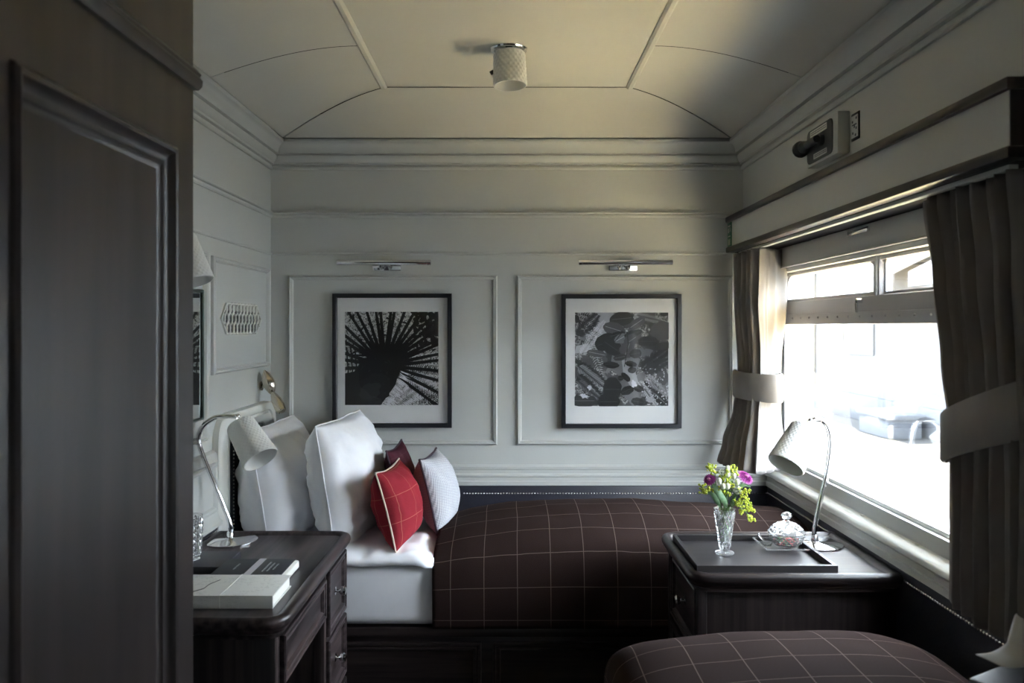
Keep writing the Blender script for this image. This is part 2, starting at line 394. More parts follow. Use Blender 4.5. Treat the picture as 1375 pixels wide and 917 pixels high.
# blind box over the window
t = thing('blind_box', 'grey painted roller blind box above the window under the pelmet', 'blind box', (1.13, 2.6, 1.74))
link('box_front', B(1.122, 1.158, 1.66, 3.60, 1.742, 1.822, .003), M_WALL, t)
bm = bmesh.new(); box(bm, 1.116, 1.124, 1.66, 3.60, 1.738, 1.745, .002); link('bead', bm, M_SILL, t)
bm = bmesh.new(); box(bm, 1.146, 1.175, 1.66, 3.60, 1.724, 1.741, .002); link('bottom_bar', bm, M_WALL, t)
bm = bmesh.new(); box(bm, 1.112, 1.124, 2.55, 2.70, 1.795, 1.812, .004); link('latch', bm, M_CHROME, t)

# ------------------------------------------------------------------ pelmet, curtains
XP, YP0 = .973, 1.595
t = thing('window_pelmet', 'long grey painted pelmet board with dark wood edges over the window curtains', 'pelmet', (1.0, 2.6, 1.826))
link('board', B(XP, XU-.001, YP0, YF-.002, 1.848, 1.962), M_WALL, t)
bm = bmesh.new(); box(bm, XP-.012, XU-.001, YP0-.012, YF-.002, 1.960, 1.984, .004); link('top_rail', bm, M_WOODY, t)
bm = bmesh.new(); box(bm, XP-.010, XP+.03, YP0-.012, YF-.002, 1.826, 1.850, .004); box(bm, XP+.02, XU-.001, YP0-.012, YP0+.02, 1.826, 1.850, .003); link('bottom_rail', bm, M_WOODY, t)
link('shaded_end', B(XP+.002, XU-.001, YP0-.004, YP0, 1.85, 1.96), M_WOODZ, t)  # dark wood colour stands in for the unlit end face
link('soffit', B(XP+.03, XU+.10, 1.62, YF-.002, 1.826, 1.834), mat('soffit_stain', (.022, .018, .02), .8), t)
bm = bmesh.new(); box(bm, 1.006, 1.026, 1.65, 3.60, 1.816, 1.827, .002); link('curtain_track', bm, M_SILL, t)
t = thing('lip_moulding', 'thin painted beading along the wall on top of the pelmet', 'moulding', (1.03, 2.6, 1.985))
link('bead', B(1.0, XU-.001, YP0, YF-.002, 1.9845, 1.990, .002), M_WALL, t)

def lerp_rows(rows, z):
    for a, b in zip(rows, rows[1:]):
        if a[0] >= z >= b[0]:
            f = (a[0]-z)/(a[0]-b[0]) if a[0] != b[0] else 0
            f = f*f*(3-2*f)
            return [p+(q-p)*f for p, q in zip(a, b)]
    return rows[-1]
def curtain(name, label, rows, pleats, seed, band, nS=150, nZ=60):
    """rows: (z, xa, ya, xb, yb, amp) – edge A, edge B and pleat depth at each height"""
    t = thing(name, label, 'curtain', (rows[-1][1], rows[-1][2], rows[-1][0]))
    rng = random.Random(seed); ph = [rng.uniform(.75, 1.3) for _ in range(pleats+2)]
    bm = bmesh.new(); uvl = None; grid = []
    tot = sum(ph[:pleats])
    z0, z1 = rows[0][0], rows[-1][0]
    for j in range(nZ+1):
        z = z0+(z1-z0)*j/nZ; rw = lerp_rows(rows, z); row = []; amp = rw[5]; A_, B_ = V((rw[1], rw[2], 0)), V((rw[3], rw[4], 0))
        E_ = V((rw[6], rw[7], 0)) if len(rw) > 6 else None
        for i in range(nS+1):
            s = i/nS; acc = 0; q = s*tot; k = 0
            while k < pleats-1 and q > ph[k]: q -= ph[k]; k += 1
            a = 2*PI*min(q/ph[k], 1)
            w = math.cos(a)*.8 + .25*math.cos(2*a+k)
            am = amp*(.9+.6*((k*37 % 10)/10))
            if E_ is None or s < .68: f = (s/.68 if E_ is not None else s); d = B_-A_; p = A_ + d*(f + .006*math.sin(a+z*3))
            else: f = (s-.68)/.32; d = E_-B_; p = B_ + d*f; am *= .45
            n = V((-(B_-A_).y, (B_-A_).x, 0)).normalized(); p += n*am*w
            p += n*(.006*noise.noise(V((s*9, z*5, seed))) )
            row.append(bm.verts.new((p.x, p.y, z + (.004*math.sin(a) if j == nZ else 0))))
        grid.append(row)
    for a, b in zip(grid, grid[1:]):
        for i in range(nS): bm.faces.new((a[i], a[i+1], b[i+1], b[i]))
    o = link('fabric', bm, M_CURT, t, 80)
    so = o.modifiers.new('thickness', 'SOLIDIFY'); so.thickness = .003
    bm = bmesh.new(); band(bm); ob = link('tieback', bm, M_CURT, t, 50)
    return t
def band_from(rings_pts, h):
    def f(bm):
        n = len(rings_pts)
        for off in (0,):
            rows = []
            for (dz, ins) in ((-h/2, .0), (-h/2+.006, .004), (h/2-.006, .004), (h/2, 0)):
                rows.append([V((x, y, z+dz)) + V((nx, ny, 0))*ins for x, y, z, nx, ny in rings_pts])
            rows += [[p - V((nx, ny, 0))*.006 for p, (x, y, z, nx, ny) in zip(r, rings_pts)] for r in (rows[3], rows[0])]
            loops(bm, rows + [rows[0]], False)
    return f
def ring_pts(cx, cy, rx, ry, z0, slope, n=40, a0=0., a1=2*PI, rot=0.):
    out = []
    for i in range(n+1):
        a = a0+(a1-a0)*i/n; x, y = rx*math.cos(a), ry*math.sin(a)
        X, Y = x*math.cos(rot)-y*math.sin(rot), x*math.sin(rot)+y*math.cos(rot)
        nn = V((math.cos(a)/rx, math.sin(a)/ry, 0)).normalized(); nX, nY = nn.x*math.cos(rot)-nn.y*math.sin(rot), nn.x*math.sin(rot)+nn.y*math.cos(rot)
        out.append((cx+X, cy+Y, z0+slope*Y, nX, nY))
    return out
curtain('window_curtain', 'taupe curtain gathered by a tieback in the far corner beside the framed leaf print',
        [(1.815, .990, 3.615, 1.005, 3.27, .018, 1.135, 3.385), (1.62, .990, 3.61, 1.003, 3.28, .020, 1.135, 3.385), (1.34, 1.0, 3.60, 1.030, 3.34, .015, 1.12, 3.40), (1.25, 1.0, 3.60, 1.030, 3.345, .013, 1.115, 3.40),
         (1.14, .985, 3.60, 1.020, 3.34, .015, 1.12, 3.40), (1.0, .94, 3.605, 1.008, 3.31, .022, 1.128, 3.395), (.905, .915, 3.605, 1.000, 3.295, .024, 1.13, 3.395)],
        8, 3, band_from(ring_pts(1.050, 3.470, .070, .165, 1.25, .02, rot=.20), .115))
curtain('window_curtain', 'taupe pleated curtain with a wide tieback hanging at the near end of the window',
        [(1.815, 1.06, 2.085, 1.03, 1.62, .030), (1.62, 1.06, 2.045, 1.03, 1.60, .031), (1.42, 1.058, 1.995, 1.03, 1.59, .030), (1.22, 1.055, 1.945, 1.03, 1.58, .030), (1.05, 1.055, 1.945, 1.03, 1.58, .030), (.85, 1.06, 1.955, 1.03, 1.58, .030)],
        9, 11, band_from(ring_pts(1.045, 1.735, .044, .222, 1.30, -.30, rot=.02), .118))

# ------------------------------------------------------------------ leather bands with nails
NAIL = None
def nail_mesh():
    bm = bmesh.new(); bmesh.ops.create_uvsphere(bm, u_segments=8, v_segments=5, radius=.0042)
    me = bpy.data.meshes.new('nail_head'); bm.to_mesh(me); bm.free(); me.materials.append(M_NAIL)
    for p in me.polygons: p.use_smooth = True
    return me
NAIL = nail_mesh()
def nails(t, pts):
    """the first 100 individually, the rest as one part"""
    for p in pts[:100]:
        o = bpy.data.objects.new('nail_head', NAIL); COL.objects.link(o); o.parent = t; o.location = V(p)-t.location
    if len(pts) > 100:
        bm = bmesh.new()
        for p in pts[100:]: sphere(bm, p, .0042, 6, 4)
        o = link('nail_row', bm, M_NAIL, t); o['kind'] = 'stuff'
t = thing('upholstered_panel', 'low navy leather wall band with nail heads behind the far bed', 'wall panel', (0, YF-.01, 0))
link('leather', B(XL+.03, XR-.012, YF-.024, YF-.001, .02, .794, .006), M_LEATHER, t)
nails(t, [(-.20+.0125*k, YF-.024, .760) for k in range(108)])
t = thing('upholstered_panel', 'low navy leather wall band with nail heads under the window', 'wall panel', (XR-.01, 1.5, 0))
link('leather', B(XR-.022, XR-.001, .2, YF-.026, .02, .794, .006), M_LEATHER, t)
nails(t, [(XR-.022, 1.70+.0125*k, .766) for k in range(154)])

# headboard on the left wall: white rounded surround, leather inside
def upath(y0, y1, zb, zt, r, n=8):
    pts = [(y0, zb)]
    for i in range(n+1): a = PI - PI/2*i/n; pts.append((y0+r+r*math.cos(a), zt-r+r*math.sin(a)))
    for i in range(n+1): a = PI/2 - PI/2*i/n; pts.append((y1-r+r*math.cos(a), zt-r+r*math.sin(a)))
    return pts + [(y1, zb)]
t = thing('headboard', 'white arched headboard surround with navy leather inset behind the white pillows', 'headboard', (XL, 3.28, .3))
bm = bmesh.new(); rows = []
for ins, h in ((0, .001), (0, .022), (.006, .030), (.018, .034), (.050, .034), (.056, .028), (.062, .028), (.070, .033), (.100, .030), (.122, .018), (.128, .001)):
    rows.append([V((XL+h, y, z)) for y, z in upath(2.93+ins, 3.635-ins, .30, 1.178-ins*.65, max(.10-ins*.4, .03))])
loops(bm, rows, False); link('surround', bm, M_SILL, t)
bm = bmesh.new(); q = upath(3.06, 3.508, .30, 1.094, .05)
loops(bm, [[V((XL+h, 3.284+(y-3.284)*(1-i), z-i*.3)) for y, z in q] for i, h in ((0, .002), (.01, .018), (.06, .024), (.3, .026))], True, False, True)
link('leather', bm, M_LEATHER, t)
q = upath(3.078, 3.49, .62, 1.076, .045, 4); pts = []
for (ya, za), (yb, zb) in zip(q, q[1:]):
    L_ = math.hypot(yb-ya, zb-za); k = max(1, int(L_/.0135))
    pts += [(XL+.026, ya+(yb-ya)*i/k, za+(zb-za)*i/k) for i in range(k)]
nails(t, pts[:100])
t = thing('upholstered_panel', 'low navy leather wall band with nail heads on the left wall beside the desk', 'wall panel', (XL, 2.4, 0))
link('leather', B(XL+.001, XL+.022, 1.7, 2.925, .02, .794, .006), M_LEATHER, t)
nails(t, [(XL+.022, 2.91-.0125*k, .772) for k in range(60)])

# ------------------------------------------------------------------ shaped shades
def shade(bm, c, axis, r0, r1, L_, n=104, m=40, cell=24, depth=.0018, thick=.003, top=True):
    """quilted shade: c = centre of closed end, axis towards the open end"""
    def fn(t, h, k):
        a, b = t*cell/(2*PI), h/(2*PI*r0/cell)*.75
        return depth*abs(math.sin((a+b)*PI))*abs(math.sin((a-b)*PI))*1.6 - depth*.4
    prof = [(r0*.6, -.001), (r0*.93, 0)] + [(r0+(r1-r0)*i/m, .004+(L_-.006)*i/m) for i in range(m+1)] + [(r1-.0005, L_), (r1-thick, L_)] + [(r1-thick-(r1-r0)*(i/6), L_-(L_-.01)*i/6) for i in range(1, 7)]
    last = len(prof)
    lathe(bm, prof, c, axis, n, True, True, 0, lambda t, h, k: fn(t, h, k) if 2 <= k <= m+2 else 0)

def table_lamp(label, base, path, sc, sax, group):
    t = thing('table_lamp', label, 'lamp', base, group)
    x, y, z = base; bm = bmesh.new()
    lathe(bm, [(.087, 0), (.090, .002), (.090, .005), (.085, .007), (.018, .009), (.012, .012), (.0105, .030), (.008, .033)], base, (0, 0, 1), 40); link('base', bm, M_CHROME, t)
    bm = bmesh.new(); tube(bm, smooth_path(path, 10), .0080, 14); link('stem', bm, M_CHROME, t)
    e = V(path[-1]); bm = bmesh.new(); sphere(bm, e, .0095, 12, 8); tube(bm, [e, V(sc)], .0055, 8)
    lathe(bm, [(.012, -.006), (.014, 0), (.020, .003)], V(sc)-V(sax).normalized()*.002, sax, 16); link('swivel', bm, M_CHROME, t)
    bm = bmesh.new(); shade(bm, sc, sax, .046, .0595, .150); s = link('lamp_shade', bm, M_SHADE, t, 30)
    bm = bmesh.new(); lathe(bm, [(.012, .012), (.014, .035), (.022, .05), (.022, .06), (.010, .07)], V(sc), sax, 16); link('bulb', bm, M_SHADE, s)
    return t
ZT = .776           # table tops
def pw(px, py, d): return V(((px-684)/1100*d, d, 1.5-(py-438)/1100*d))
D1 = 2.76
table_lamp('chrome gooseneck lamp with white quilted shade standing on the desk by the pillows', (pw(309, 727, D1).x, D1, ZT),
           [pw(310, 722, D1), pw(310, 710, D1), pw(307, 697, D1), pw(298, 674, D1), pw(284, 640, D1), pw(272, 610, D1), pw(266.5, 590, D1), pw(272, 573, D1), pw(288, 561, D1), pw(304, 559, D1), pw(319, 559, D1-.015)],
           pw(322, 569, D1-.03), (.567, -.35, -.73), 'quilted shade table lamps')
D2 = 2.72
table_lamp('chrome gooseneck lamp with white quilted shade standing behind the tray by the window', (pw(1094, 731, D2).x, D2, ZT),
           [pw(1093, 726, D2), pw(1093.5, 712, D2), pw(1096, 698, D2), pw(1102.5, 668, D2), pw(1110, 636, D2), pw(1115, 600, D2), pw(1113, 578, D2), pw(1106, 566, D2), pw(1096, 563, D2), pw(1088, 565, D2)],
           pw(1081, 575, D2-.01), (-.55, -.35, -.77), 'quilted shade table lamps')

# ------------------------------------------------------------------ desk (left)
def knob(bm, c, axis):
    lathe(bm, [(.014, 0), (.014, .003), (.006, .006), (.005, .014), (.010, .018), (.0145, .024), (.0155, .030), (.012, .036), (.005, .039)], c, axis, 18)
LIP = [(.022, -.055), (.022, -.045), (.014, -.040), (.012, -.034), (.004, -.028), (0, -.018), (.001, -.008), (.006, -.001), (.014, .002), (.022, .001), (.030, -.004), (.036, -.009)]
PAN = [(0, 0), (0, .012), (.003, .016), (.010, .016), (.013, .011), (.017, .011), (.020, .014), (.025, .013), (.030, .003), (.036, .002)]
def drawer_front(name, par, origin, U, N, rect, kn=True):
    bm = bmesh.new(); wall_frame(bm, origin, U, (0, 0, 1), N, rect, PAN, 0, True)
    o = link(name, bm, M_WOODY, par)
    if kn:
        u = (rect[0]+rect[2])/2; w = (rect[1]+rect[3])/2; c = V(origin)+V(U)*u+V((0, 0, w))+V(N)*.002
        bm = bmesh.new(); knob(bm, c, N); link('knob', bm, M_CHROME, o)
t = thing('writing_desk', 'dark wood writing desk with a drawer pedestal on the left wall', 'desk', (-.8, 2.43, 0))
DX, DY0, DY1 = -.545, 1.99, 2.87
bm = bmesh.new(); plate(bm, XL+.042, DX, DY0, DY1, (.01, .06, .06, .01), [(i, .785+z) for i, z in LIP]); link('desk_top', bm, M_WOODY, t)
XB = -.578
bm = bmesh.new(); box(bm, XL+.024, XB, 2.025, 2.05, 0, .735, .003); link('end_panel', bm, M_WOODZ, t)
bm = bmesh.new(); box(bm, XB-.02, XB, 2.05, 2.545, .585, .735, .002); link('apron', bm, M_WOODY, t)
bm = bmesh.new(); box(bm, XL+.024, XB, 2.545, 2.845, .0, .735, .003); link('pedestal', bm, M_WOODZ, t)
bm = bmesh.new(); box(bm, XB-.03, XB+.006, 2.53, 2.56, 0, .735, .004); link('corner_post', bm, M_WOODZ, t)
drawer_front('drawer', t, (XB, 0, 0), (0, 1, 0), (1, 0, 0), (2.06, .60, 2.525, .722), False)
for z in (.525, .305, .085): drawer_front('drawer', t, (XB, 0, 0), (0, 1, 0), (1, 0, 0), (2.57, z, 2.835, z+.205))

# nightstand (right)
t = thing('nightstand', 'dark wood nightstand with a raised lip top between the beds by the window', 'nightstand', (.85, 2.6, 0))
bm = bmesh.new(); plate(bm, .52, XR-.024, 2.35, 2.86, (.065, .01, .01, .065), [(i, .785+z) for i, z in LIP]); link('table_top', bm, M_WOODX, t)
bm = bmesh.new(); box(bm, .565, XR-.025, 2.40, 2.83, .0, .735, .004); link('body', bm, M_WOODZ, t)
bm = bmesh.new(); box(bm, .550, .578, 2.392, 2.42, 0, .735, .006); box(bm, .550, .578, 2.81, 2.838, 0, .735, .006); link('corner_post', bm, M_WOODZ, t)
for z in (.52, .29, .06): drawer_front('drawer', t, (.565, 0, 0), (0, 1, 0), (-1, 0, 0), (2.43, z, 2.80, z+.21))

# ------------------------------------------------------------------ things on the nightstand
t = thing('serving_tray', 'dark wood serving tray with square raised edges on the nightstand', 'tray', (.752, 2.565, ZT))
bm = bmesh.new(); TX0, TX1, TY0, TY1 = .547, .957, 2.385, 2.745
box(bm, TX0+.004, TX1-.004, TY0+.004, TY1-.004, ZT, ZT+.008); link('tray_floor', bm, M_TRAYX, t)
bm = bmesh.new(); wall_frame(bm, (0, 0, ZT), (1, 0, 0), (0, 1, 0), (0, 0, 1), (TX0, TY0, TX1, TY1), [(0, 0), (0, .026), (.001, .027), (.011, .027), (.012, .026), (.012, .006)]); link('tray_rim', bm, M_TRAYX, t)
ZR = ZT+.0085
def facet(nf, amp, hs):
    def f(t, h, k):
        a = t*nf/(2*PI); b = h/hs
        return -amp*abs(math.sin((a+b)*PI)*math.sin((a-b)*PI))
    return f
def cut_glass(bm, outer, plain, inner, c, n, amp):
    """rows flagged 1 carry cut diamonds: rows shift by half a step, every diamond rises to a point in its middle"""
    c = V(c); K = len(outer); ang = []; sh = 0.
    for k, (r, h, fz) in enumerate(outer):
        if fz and k and outer[k-1][2]: sh += .5
        ang.append(sh)
    P = lambda r, h, a: bm.verts.new(c+V((r*math.cos(2*PI*a/n), r*math.sin(2*PI*a/n), h)))
    rv = [[P(r-(amp*.5 if fz else 0), h, i+ang[k]) for i in range(n)] for k, (r, h, fz) in enumerate(outer)]
    for k in range(K-1):
        a, b = rv[k], rv[k+1]; half = outer[k][2] and outer[k+1][2]
        if not half:
            for i in range(n): bm.faces.new((a[i], a[(i+1) % n], b[(i+1) % n], b[i]))
            continue
        if k == 0 or not outer[k-1][2]:
            for i in range(n): bm.faces.new((a[i], a[(i+1) % n], b[i]))
        if k+2 < K and outer[k+2][2]:
            t = rv[k+2]
            for i in range(n):
                top, lf, rt = t[(i-1) % n], b[(i-1) % n], b[i]
                m = P(outer[k+1][0]+amp*.6, outer[k+1][1], i+ang[k])
                for x, y in ((a[i], rt), (rt, top), (top, lf), (lf, a[i])): bm.faces.new((x, y, m))
        else:
            for i in range(n): bm.faces.new((b[i], b[(i-1) % n], a[i]))
    bm.faces.new(rv[0][::-1]); prev = rv[-1]; e = ang[-1]
    for r, h in inner:
        cur = [P(r, h, i+e) for i in range(n)]
        for i in range(n): j = (i+1) % n; bm.faces.new((prev[i], prev[j], cur[j], cur[i]))
        prev = cur
    bm.faces.new(prev)
VX, VY = .677, 2.577
t = thing('flower_vase', 'small flared cut glass vase of flowers on the dark tray', 'vase', (VX, VY, ZR))
bm = bmesh.new()
outer = [(.028, 0, 0), (.0305, .003, 0), (.030, .006, 0), (.016, .010, 0), (.0165, .014, 0)] + [(.0175+(.0335-.0175)*((i/12)**1.15), .018+.120*i/12, 1) for i in range(13)] + [(.0345, .1425, 0)]
inner = [(.0312, .1425)] + [(.0300-(.0300-.0115)*((i/8)**.9), .140-.108*i/8) for i in range(1, 9)] + [(.005, .029)]
cut_glass(bm, outer, 0, inner, (VX, VY, ZR), 12, .0036)
link('glass_body', bm, M_CRYSTAL, t, 0)


M_STEM = mat('stem_green', (.10, .19, .05), .6); M_LEAF = mat('leaf_green', (.16, .27, .14), .55); M_BUD = mat('cream_bud', (.66, .70, .50), .6)
M_YEL = mat('yellow_green_umbel', (.46, .50, .04), .6); M_MAG = mat('magenta_petal', (.26, .015, .19), .6); M_MAGC = mat('magenta_centre', (.42, .12, .30), .7)
M_WHT = mat('white_petal', (.78, .80, .70), .6)
for m_, c_ in ((M_MAG, (.38, .035, .30)), (M_YEL, (.34, .42, .03)), (M_LEAF, (.10, .20, .09))):
    b0 = m_.node_tree.nodes['Principled BSDF'].inputs['Base Color'].default_value[:3]; add_noise_colour(m_, b0, c_, (90, 90, 90), 3, .35, .65)
def fl(px, py, d=VY): return pw(px, py, d)
def stem_bm(tip, root=None, bend=.01):
    root = root or V((VX+random.uniform(-.008, .008), VY+random.uniform(-.008, .008), ZR+.036))
    neck = V((VX+(tip.x-VX)*.30, VY+(tip.y-VY)*.3, ZR+.135))
    neck.x = max(VX-.021, min(VX+.021, neck.x)); bm = bmesh.new()
    mid = (neck+V(tip))/2 + V((0, 0, bend)); tube(bm, smooth_path([root, neck, mid, tip], 5), [.0014]*16, 6); return bm
def daisy(label, c, n, R):
    t = thing('purple_daisy', label, 'flower', c); link('stem', stem_bm(c - V(n)*.004), M_STEM, t)
    a, u, w = frame_of(n); bm = bmesh.new()
    for ring, (cnt, r, up) in enumerate(((22, R, .002), (18, R*.78, .006), (12, R*.55, .010))):
        for k in range(cnt):
            th = 2*PI*(k+.5*ring)/cnt; dr = u*math.cos(th)+w*math.sin(th); sd = a.cross(dr)
            p0, p1, p2 = c+dr*R*.12+a*(up*.4), c+dr*r*.65+a*up, c+dr*r+a*(up*.6-.002); wd = R*.14
            vs = [bm.verts.new(p) for p in (p0-sd*wd*.4, p0+sd*wd*.4, p1+sd*wd, p2+sd*wd*.3, p2-sd*wd*.3, p1-sd*wd)]
            bm.faces.new(vs)
    o = link('petals', bm, M_MAG, t, 0)
    bm = bmesh.new(); sphere(bm, c+a*.007, R*.30, 12, 8, 0, (1, 1, .6)); link('flower_centre', bm, M_MAGC, t)
daisy('purple daisy flower leaning left over the vase rim', fl(953, 644), (-.5, -.7, .5), .021)
daisy('purple daisy flower on the right side of the vase near the lamp', fl(1001, 641), (.35, -.6, .7), .027)
def umbel(label, tips, root_tip):
    t = thing('umbel_sprig', label, 'flower', root_tip); bm = stem_bm(V(root_tip))
    for p in tips: tube(bm, smooth_path([root_tip, (V(root_tip)+V(p))/2+V((0, 0, .006)), p], 4), .0009, 5)
    link('stem', bm, M_STEM, t); bm = bmesh.new()
    for p in tips:
        for k in range(16):
            q = V(p)+V((random.uniform(-1, 1), random.uniform(-1, 1), random.uniform(-.7, .8)))*.0105
            sphere(bm, q, random.uniform(.0020, .0040), 7, 5)
    link('umbel', bm, M_YEL, t)
umbel('yellow green umbel sprig rising highest at the top of the bouquet', [fl(984, 627), fl(980, 633, VY-.02), fl(987, 634), fl(976, 640, VY-.02)], fl(979, 654))
umbel('yellow green umbel sprig at the upper left of the bouquet', [fl(953, 629), fl(960, 634), fl(956, 626)], fl(962, 654))
umbel('yellow green umbel sprig hanging at the left of the bouquet', [fl(943, 653), fl(948, 658, VY-.02), fl(953, 657), fl(944, 660)], fl(960, 667))
umbel('yellow green umbel sprig in front over the right vase rim', [fl(995, 659, VY-.03), fl(1003, 660, VY-.03), fl(998, 666, VY-.03), fl(989, 673, VY-.03), fl(1000, 672, VY-.03)], fl(984, 680, VY-.022))
umbel('yellow green umbel sprig drooping lowest beside the vase', [fl(991, 676, VY-.02), fl(1000, 682), fl(1006, 677), fl(1009, 684), fl(1007, 695), fl(1010, 697), fl(998, 688)], fl(986, 676, VY-.015))
def buds(label, tips, root_tip):
    t = thing('berry_sprig', label, 'flower', root_tip); bm = stem_bm(V(root_tip))
    for p in tips: tube(bm, [root_tip, V(p)-V((0, 0, .003))], .0010, 5)
    link('stem', bm, M_STEM, t)
    for p in tips:
        bm = bmesh.new(); sphere(bm, V(p), .0088, 12, 9, 0, (.85, .85, 1.15)); link('berry', bm, M_BUD, t)
buds('cream berry sprig in the middle of the bouquet', [fl(966, 646, VY-.03), fl(971, 653, VY-.035), fl(977, 653, VY-.035)], fl(972, 668, VY-.016))
buds('cream berry sprig towards the upper right of the bouquet', [fl(977, 629, VY-.01), fl(977, 637, VY-.02), fl(985, 639, VY-.02), fl(990, 647, VY-.02)], fl(981, 662, VY-.01))
def ruffle(label, c, R):
    t = thing('white_blossom', label, 'flower', c); link('stem', stem_bm(c), M_STEM, t); bm = bmesh.new()
    for k in range(26):
        v_ = V((random.gauss(0, 1), random.gauss(0, 1)-.4, random.gauss(0, 1)+.3)).normalized(); a, u, w = frame_of(v_); p = c+v_*R*.55
        loops(bm, [[p+(u*math.cos(i*PI/4)*1.0+w*math.sin(i*PI/4)*.8)*R*.42*f+a*h for i in range(8)] for f, h in ((.1, 0), (.7, R*.1), (1, R*.30))], True, True)
    link('petals', bm, M_WHT, t, 0)
ruffle('white ruffled blossom low on the right of the bouquet', fl(990, 658, VY-.025), .0145)
ruffle('white ruffled blossom at the upper left of the bouquet', fl(969, 634, VY-.008), .011)
def leaf(label, pts, wid):
    t = thing('green_leaf', label, 'leaf', pts[0]); P = smooth_path(pts, 6); bm = bmesh.new(); rows = []
    for i, p in enumerate(P):
        s = i/(len(P)-1); w_ = wid*math.sin(PI*min(.98, s*.93+.05))**.8
        tg = (P[min(i+1, len(P)-1)]-P[max(i-1, 0)]).normalized(); sd = tg.cross(V((0, -1, .2))).normalized()
        rows.append([p-sd*w_, p+V((0, .003, 0)), p+sd*w_])
    loops(bm, rows, False); o = link('blade', bm, M_LEAF, t, 60); so = o.modifiers.new('thickness', 'SOLIDIFY'); so.thickness = .0006
    tube_bm = bmesh.new(); tube(tube_bm, [V((VX, VY, ZR+.04)), V((VX-.003, VY, ZR+.13)), V(pts[0])], .0012, 6); link('stem', tube_bm, M_STEM, t)
leaf('broad grey green leaf bent over the front of the vase', [fl(976, 682, VY-.022), fl(973, 674, VY-.03), fl(967, 665, VY-.036), fl(961, 655, VY-.03), fl(957, 650, VY-.024)], .0105)
leaf('small dark green leaf low on the left among the stems', [fl(968, 682, VY-.01), fl(962, 672, VY-.014), fl(957, 664, VY-.014), fl(950, 662, VY-.012)], .008)
leaf('small dark green leaf between the cream berries', [fl(975, 680), fl(974, 664, VY-.01), fl(978, 652, VY-.01), fl(984, 645, VY-.01)], .008)
leaf('small dark green leaf behind the left purple daisy', [fl(968, 676), fl(962, 660, VY+.008), fl(957, 650, VY+.008), fl(950, 646, VY+.008)], .008)
umbel('yellow green umbel sprig filling the centre of the bouquet', [fl(970, 642), fl(976, 648, VY-.012), fl(983, 652, VY-.02), fl(968, 658, VY-.022), fl(977, 662, VY-.024)], fl(974, 668, VY-.01))
leaf('narrow green leaf under the right purple daisy', [fl(984, 672, VY-.01), fl(992, 656, VY-.016), fl(1000, 651, VY-.016), fl(1008, 654, VY-.016)], .0055)

# glass dish, jar with lid, sweets, scoop
c = pw(1056, 734, 2.64); JX, JY = c.x-.008, 2.645
t = thing('glass_dish', 'square cut glass dish with a ribbed edge under the sweet jar', 'dish', (JX, JY, ZR))
bm = bmesh.new()
ang = 0
plate(bm, JX-.077, JX+.072, JY-.075, JY+.075, (.006,)*4, [(.016, 0), (.012, .002), (.0, .013), (.002, .0145), (.006, .0135), (.018, .005), (.022, .0045)], 3)
link('dish_body', bm, M_CRYSTAL, t, 20)
bm = bmesh.new()
for k in range(24):
    f = -.07+k*.14/23
    for a in ((JX-.0025+f, JY-.0745), (JX-.0025+f, JY+.0745), (JX-.0765, JY+f), (JX+.0715, JY+f)): sphere(bm, (a[0], a[1], ZR+.0140), .0030, 6, 4)
link('ribbed_edge', bm, M_CRYSTAL, t, 30)
ZD = ZR+.0052; JRX = JX+.010
t = thing('sweet_jar', 'faceted glass jar with a knobbed lid full of pink and green sweets', 'jar', (JRX, JY, ZD))
bm = bmesh.new()
ff2 = facet(14, .0042, .020)
jo = [(.030, 0, 0), (.036, .003, 0), (.042, .009, 1), (.048, .017, 1), (.053, .025, 1), (.0565, .033, 1), (.0575, .040, 1), (.058, .043, 0)]
ji = [(.055, .043), (.049, .026), (.040, .012), (.032, .007), (.01, .006)]
cut_glass(bm, jo, 0, ji, (JRX, JY, ZD), 18, .0032); link('bowl', bm, M_CRYSTAL, t, 0)
bm = bmesh.new()
lo = [(.0585, .0435, 0), (.0590, .047, 0), (.056, .052, 1), (.050, .059, 1), (.042, .066, 1), (.032, .073, 1), (.021, .078, 1), (.010, .082, 0), (.008, .087, 0), (.014, .092, 0), (.0175, .099, 0), (.014, .106, 0), (.006, .110, 0)]
cut_glass(bm, lo, 0, [], (JRX, JY, ZD), 14, .0034); link('lid', bm, M_CRYSTAL, t, 0)
M_PINK = mat('pink_sweet', (.72, .16, .14), .4); M_GRS = mat('green_sweet', (.16, .36, .20), .4)
spots = []
for ring, (n, r, z) in enumerate(((1, 0, .017), (5, .021, .017), (8, .0355, .030), (5, .0215, .034), (1, 0, .037))):
    for k in range(n): spots.append((r*math.cos(2*PI*k/n+ring*.7), r*math.sin(2*PI*k/n+ring*.7), z))
for i, (sx, sy, sz) in enumerate(spots):
    pk = (i*7 % 5) < 3; R_ = Matrix.Rotation(random.uniform(0, 6), 4, 'Z') @ Matrix.Rotation(random.uniform(-.5, .5), 4, 'X')
    bm = bmesh.new(); sphere(bm, (JRX+sx, JY+sy, ZD+sz), .0078, 10, 7, 0, (1.15, .9, .9), R_)
    one('wrapped_sweet', bm, M_PINK if pk else M_GRS, 'pink sweet inside the lidded glass jar' if pk else 'green sweet inside the lidded glass jar', 'sweet', 'pink sweets in the glass jar' if pk else 'green sweets in the glass jar')
t = thing('glass_scoop', 'small clear glass scoop lying on the dish left of the jar', 'scoop', (JX-.055, JY+.0, ZD))
bm = bmesh.new(); sp_ = V((JX-.054, JY-.004, ZD+.012))
loops(bm, [[sp_+V((math.cos(a)*.016*f, math.sin(a)*.022*f, h)) for a in [2*PI*i/20 for i in range(20)]] for f, h in ((.3, -.011), (.75, -.008), (1, .002), (.92, .002), (.68, -.006), (.25, -.009))], True, True, True)
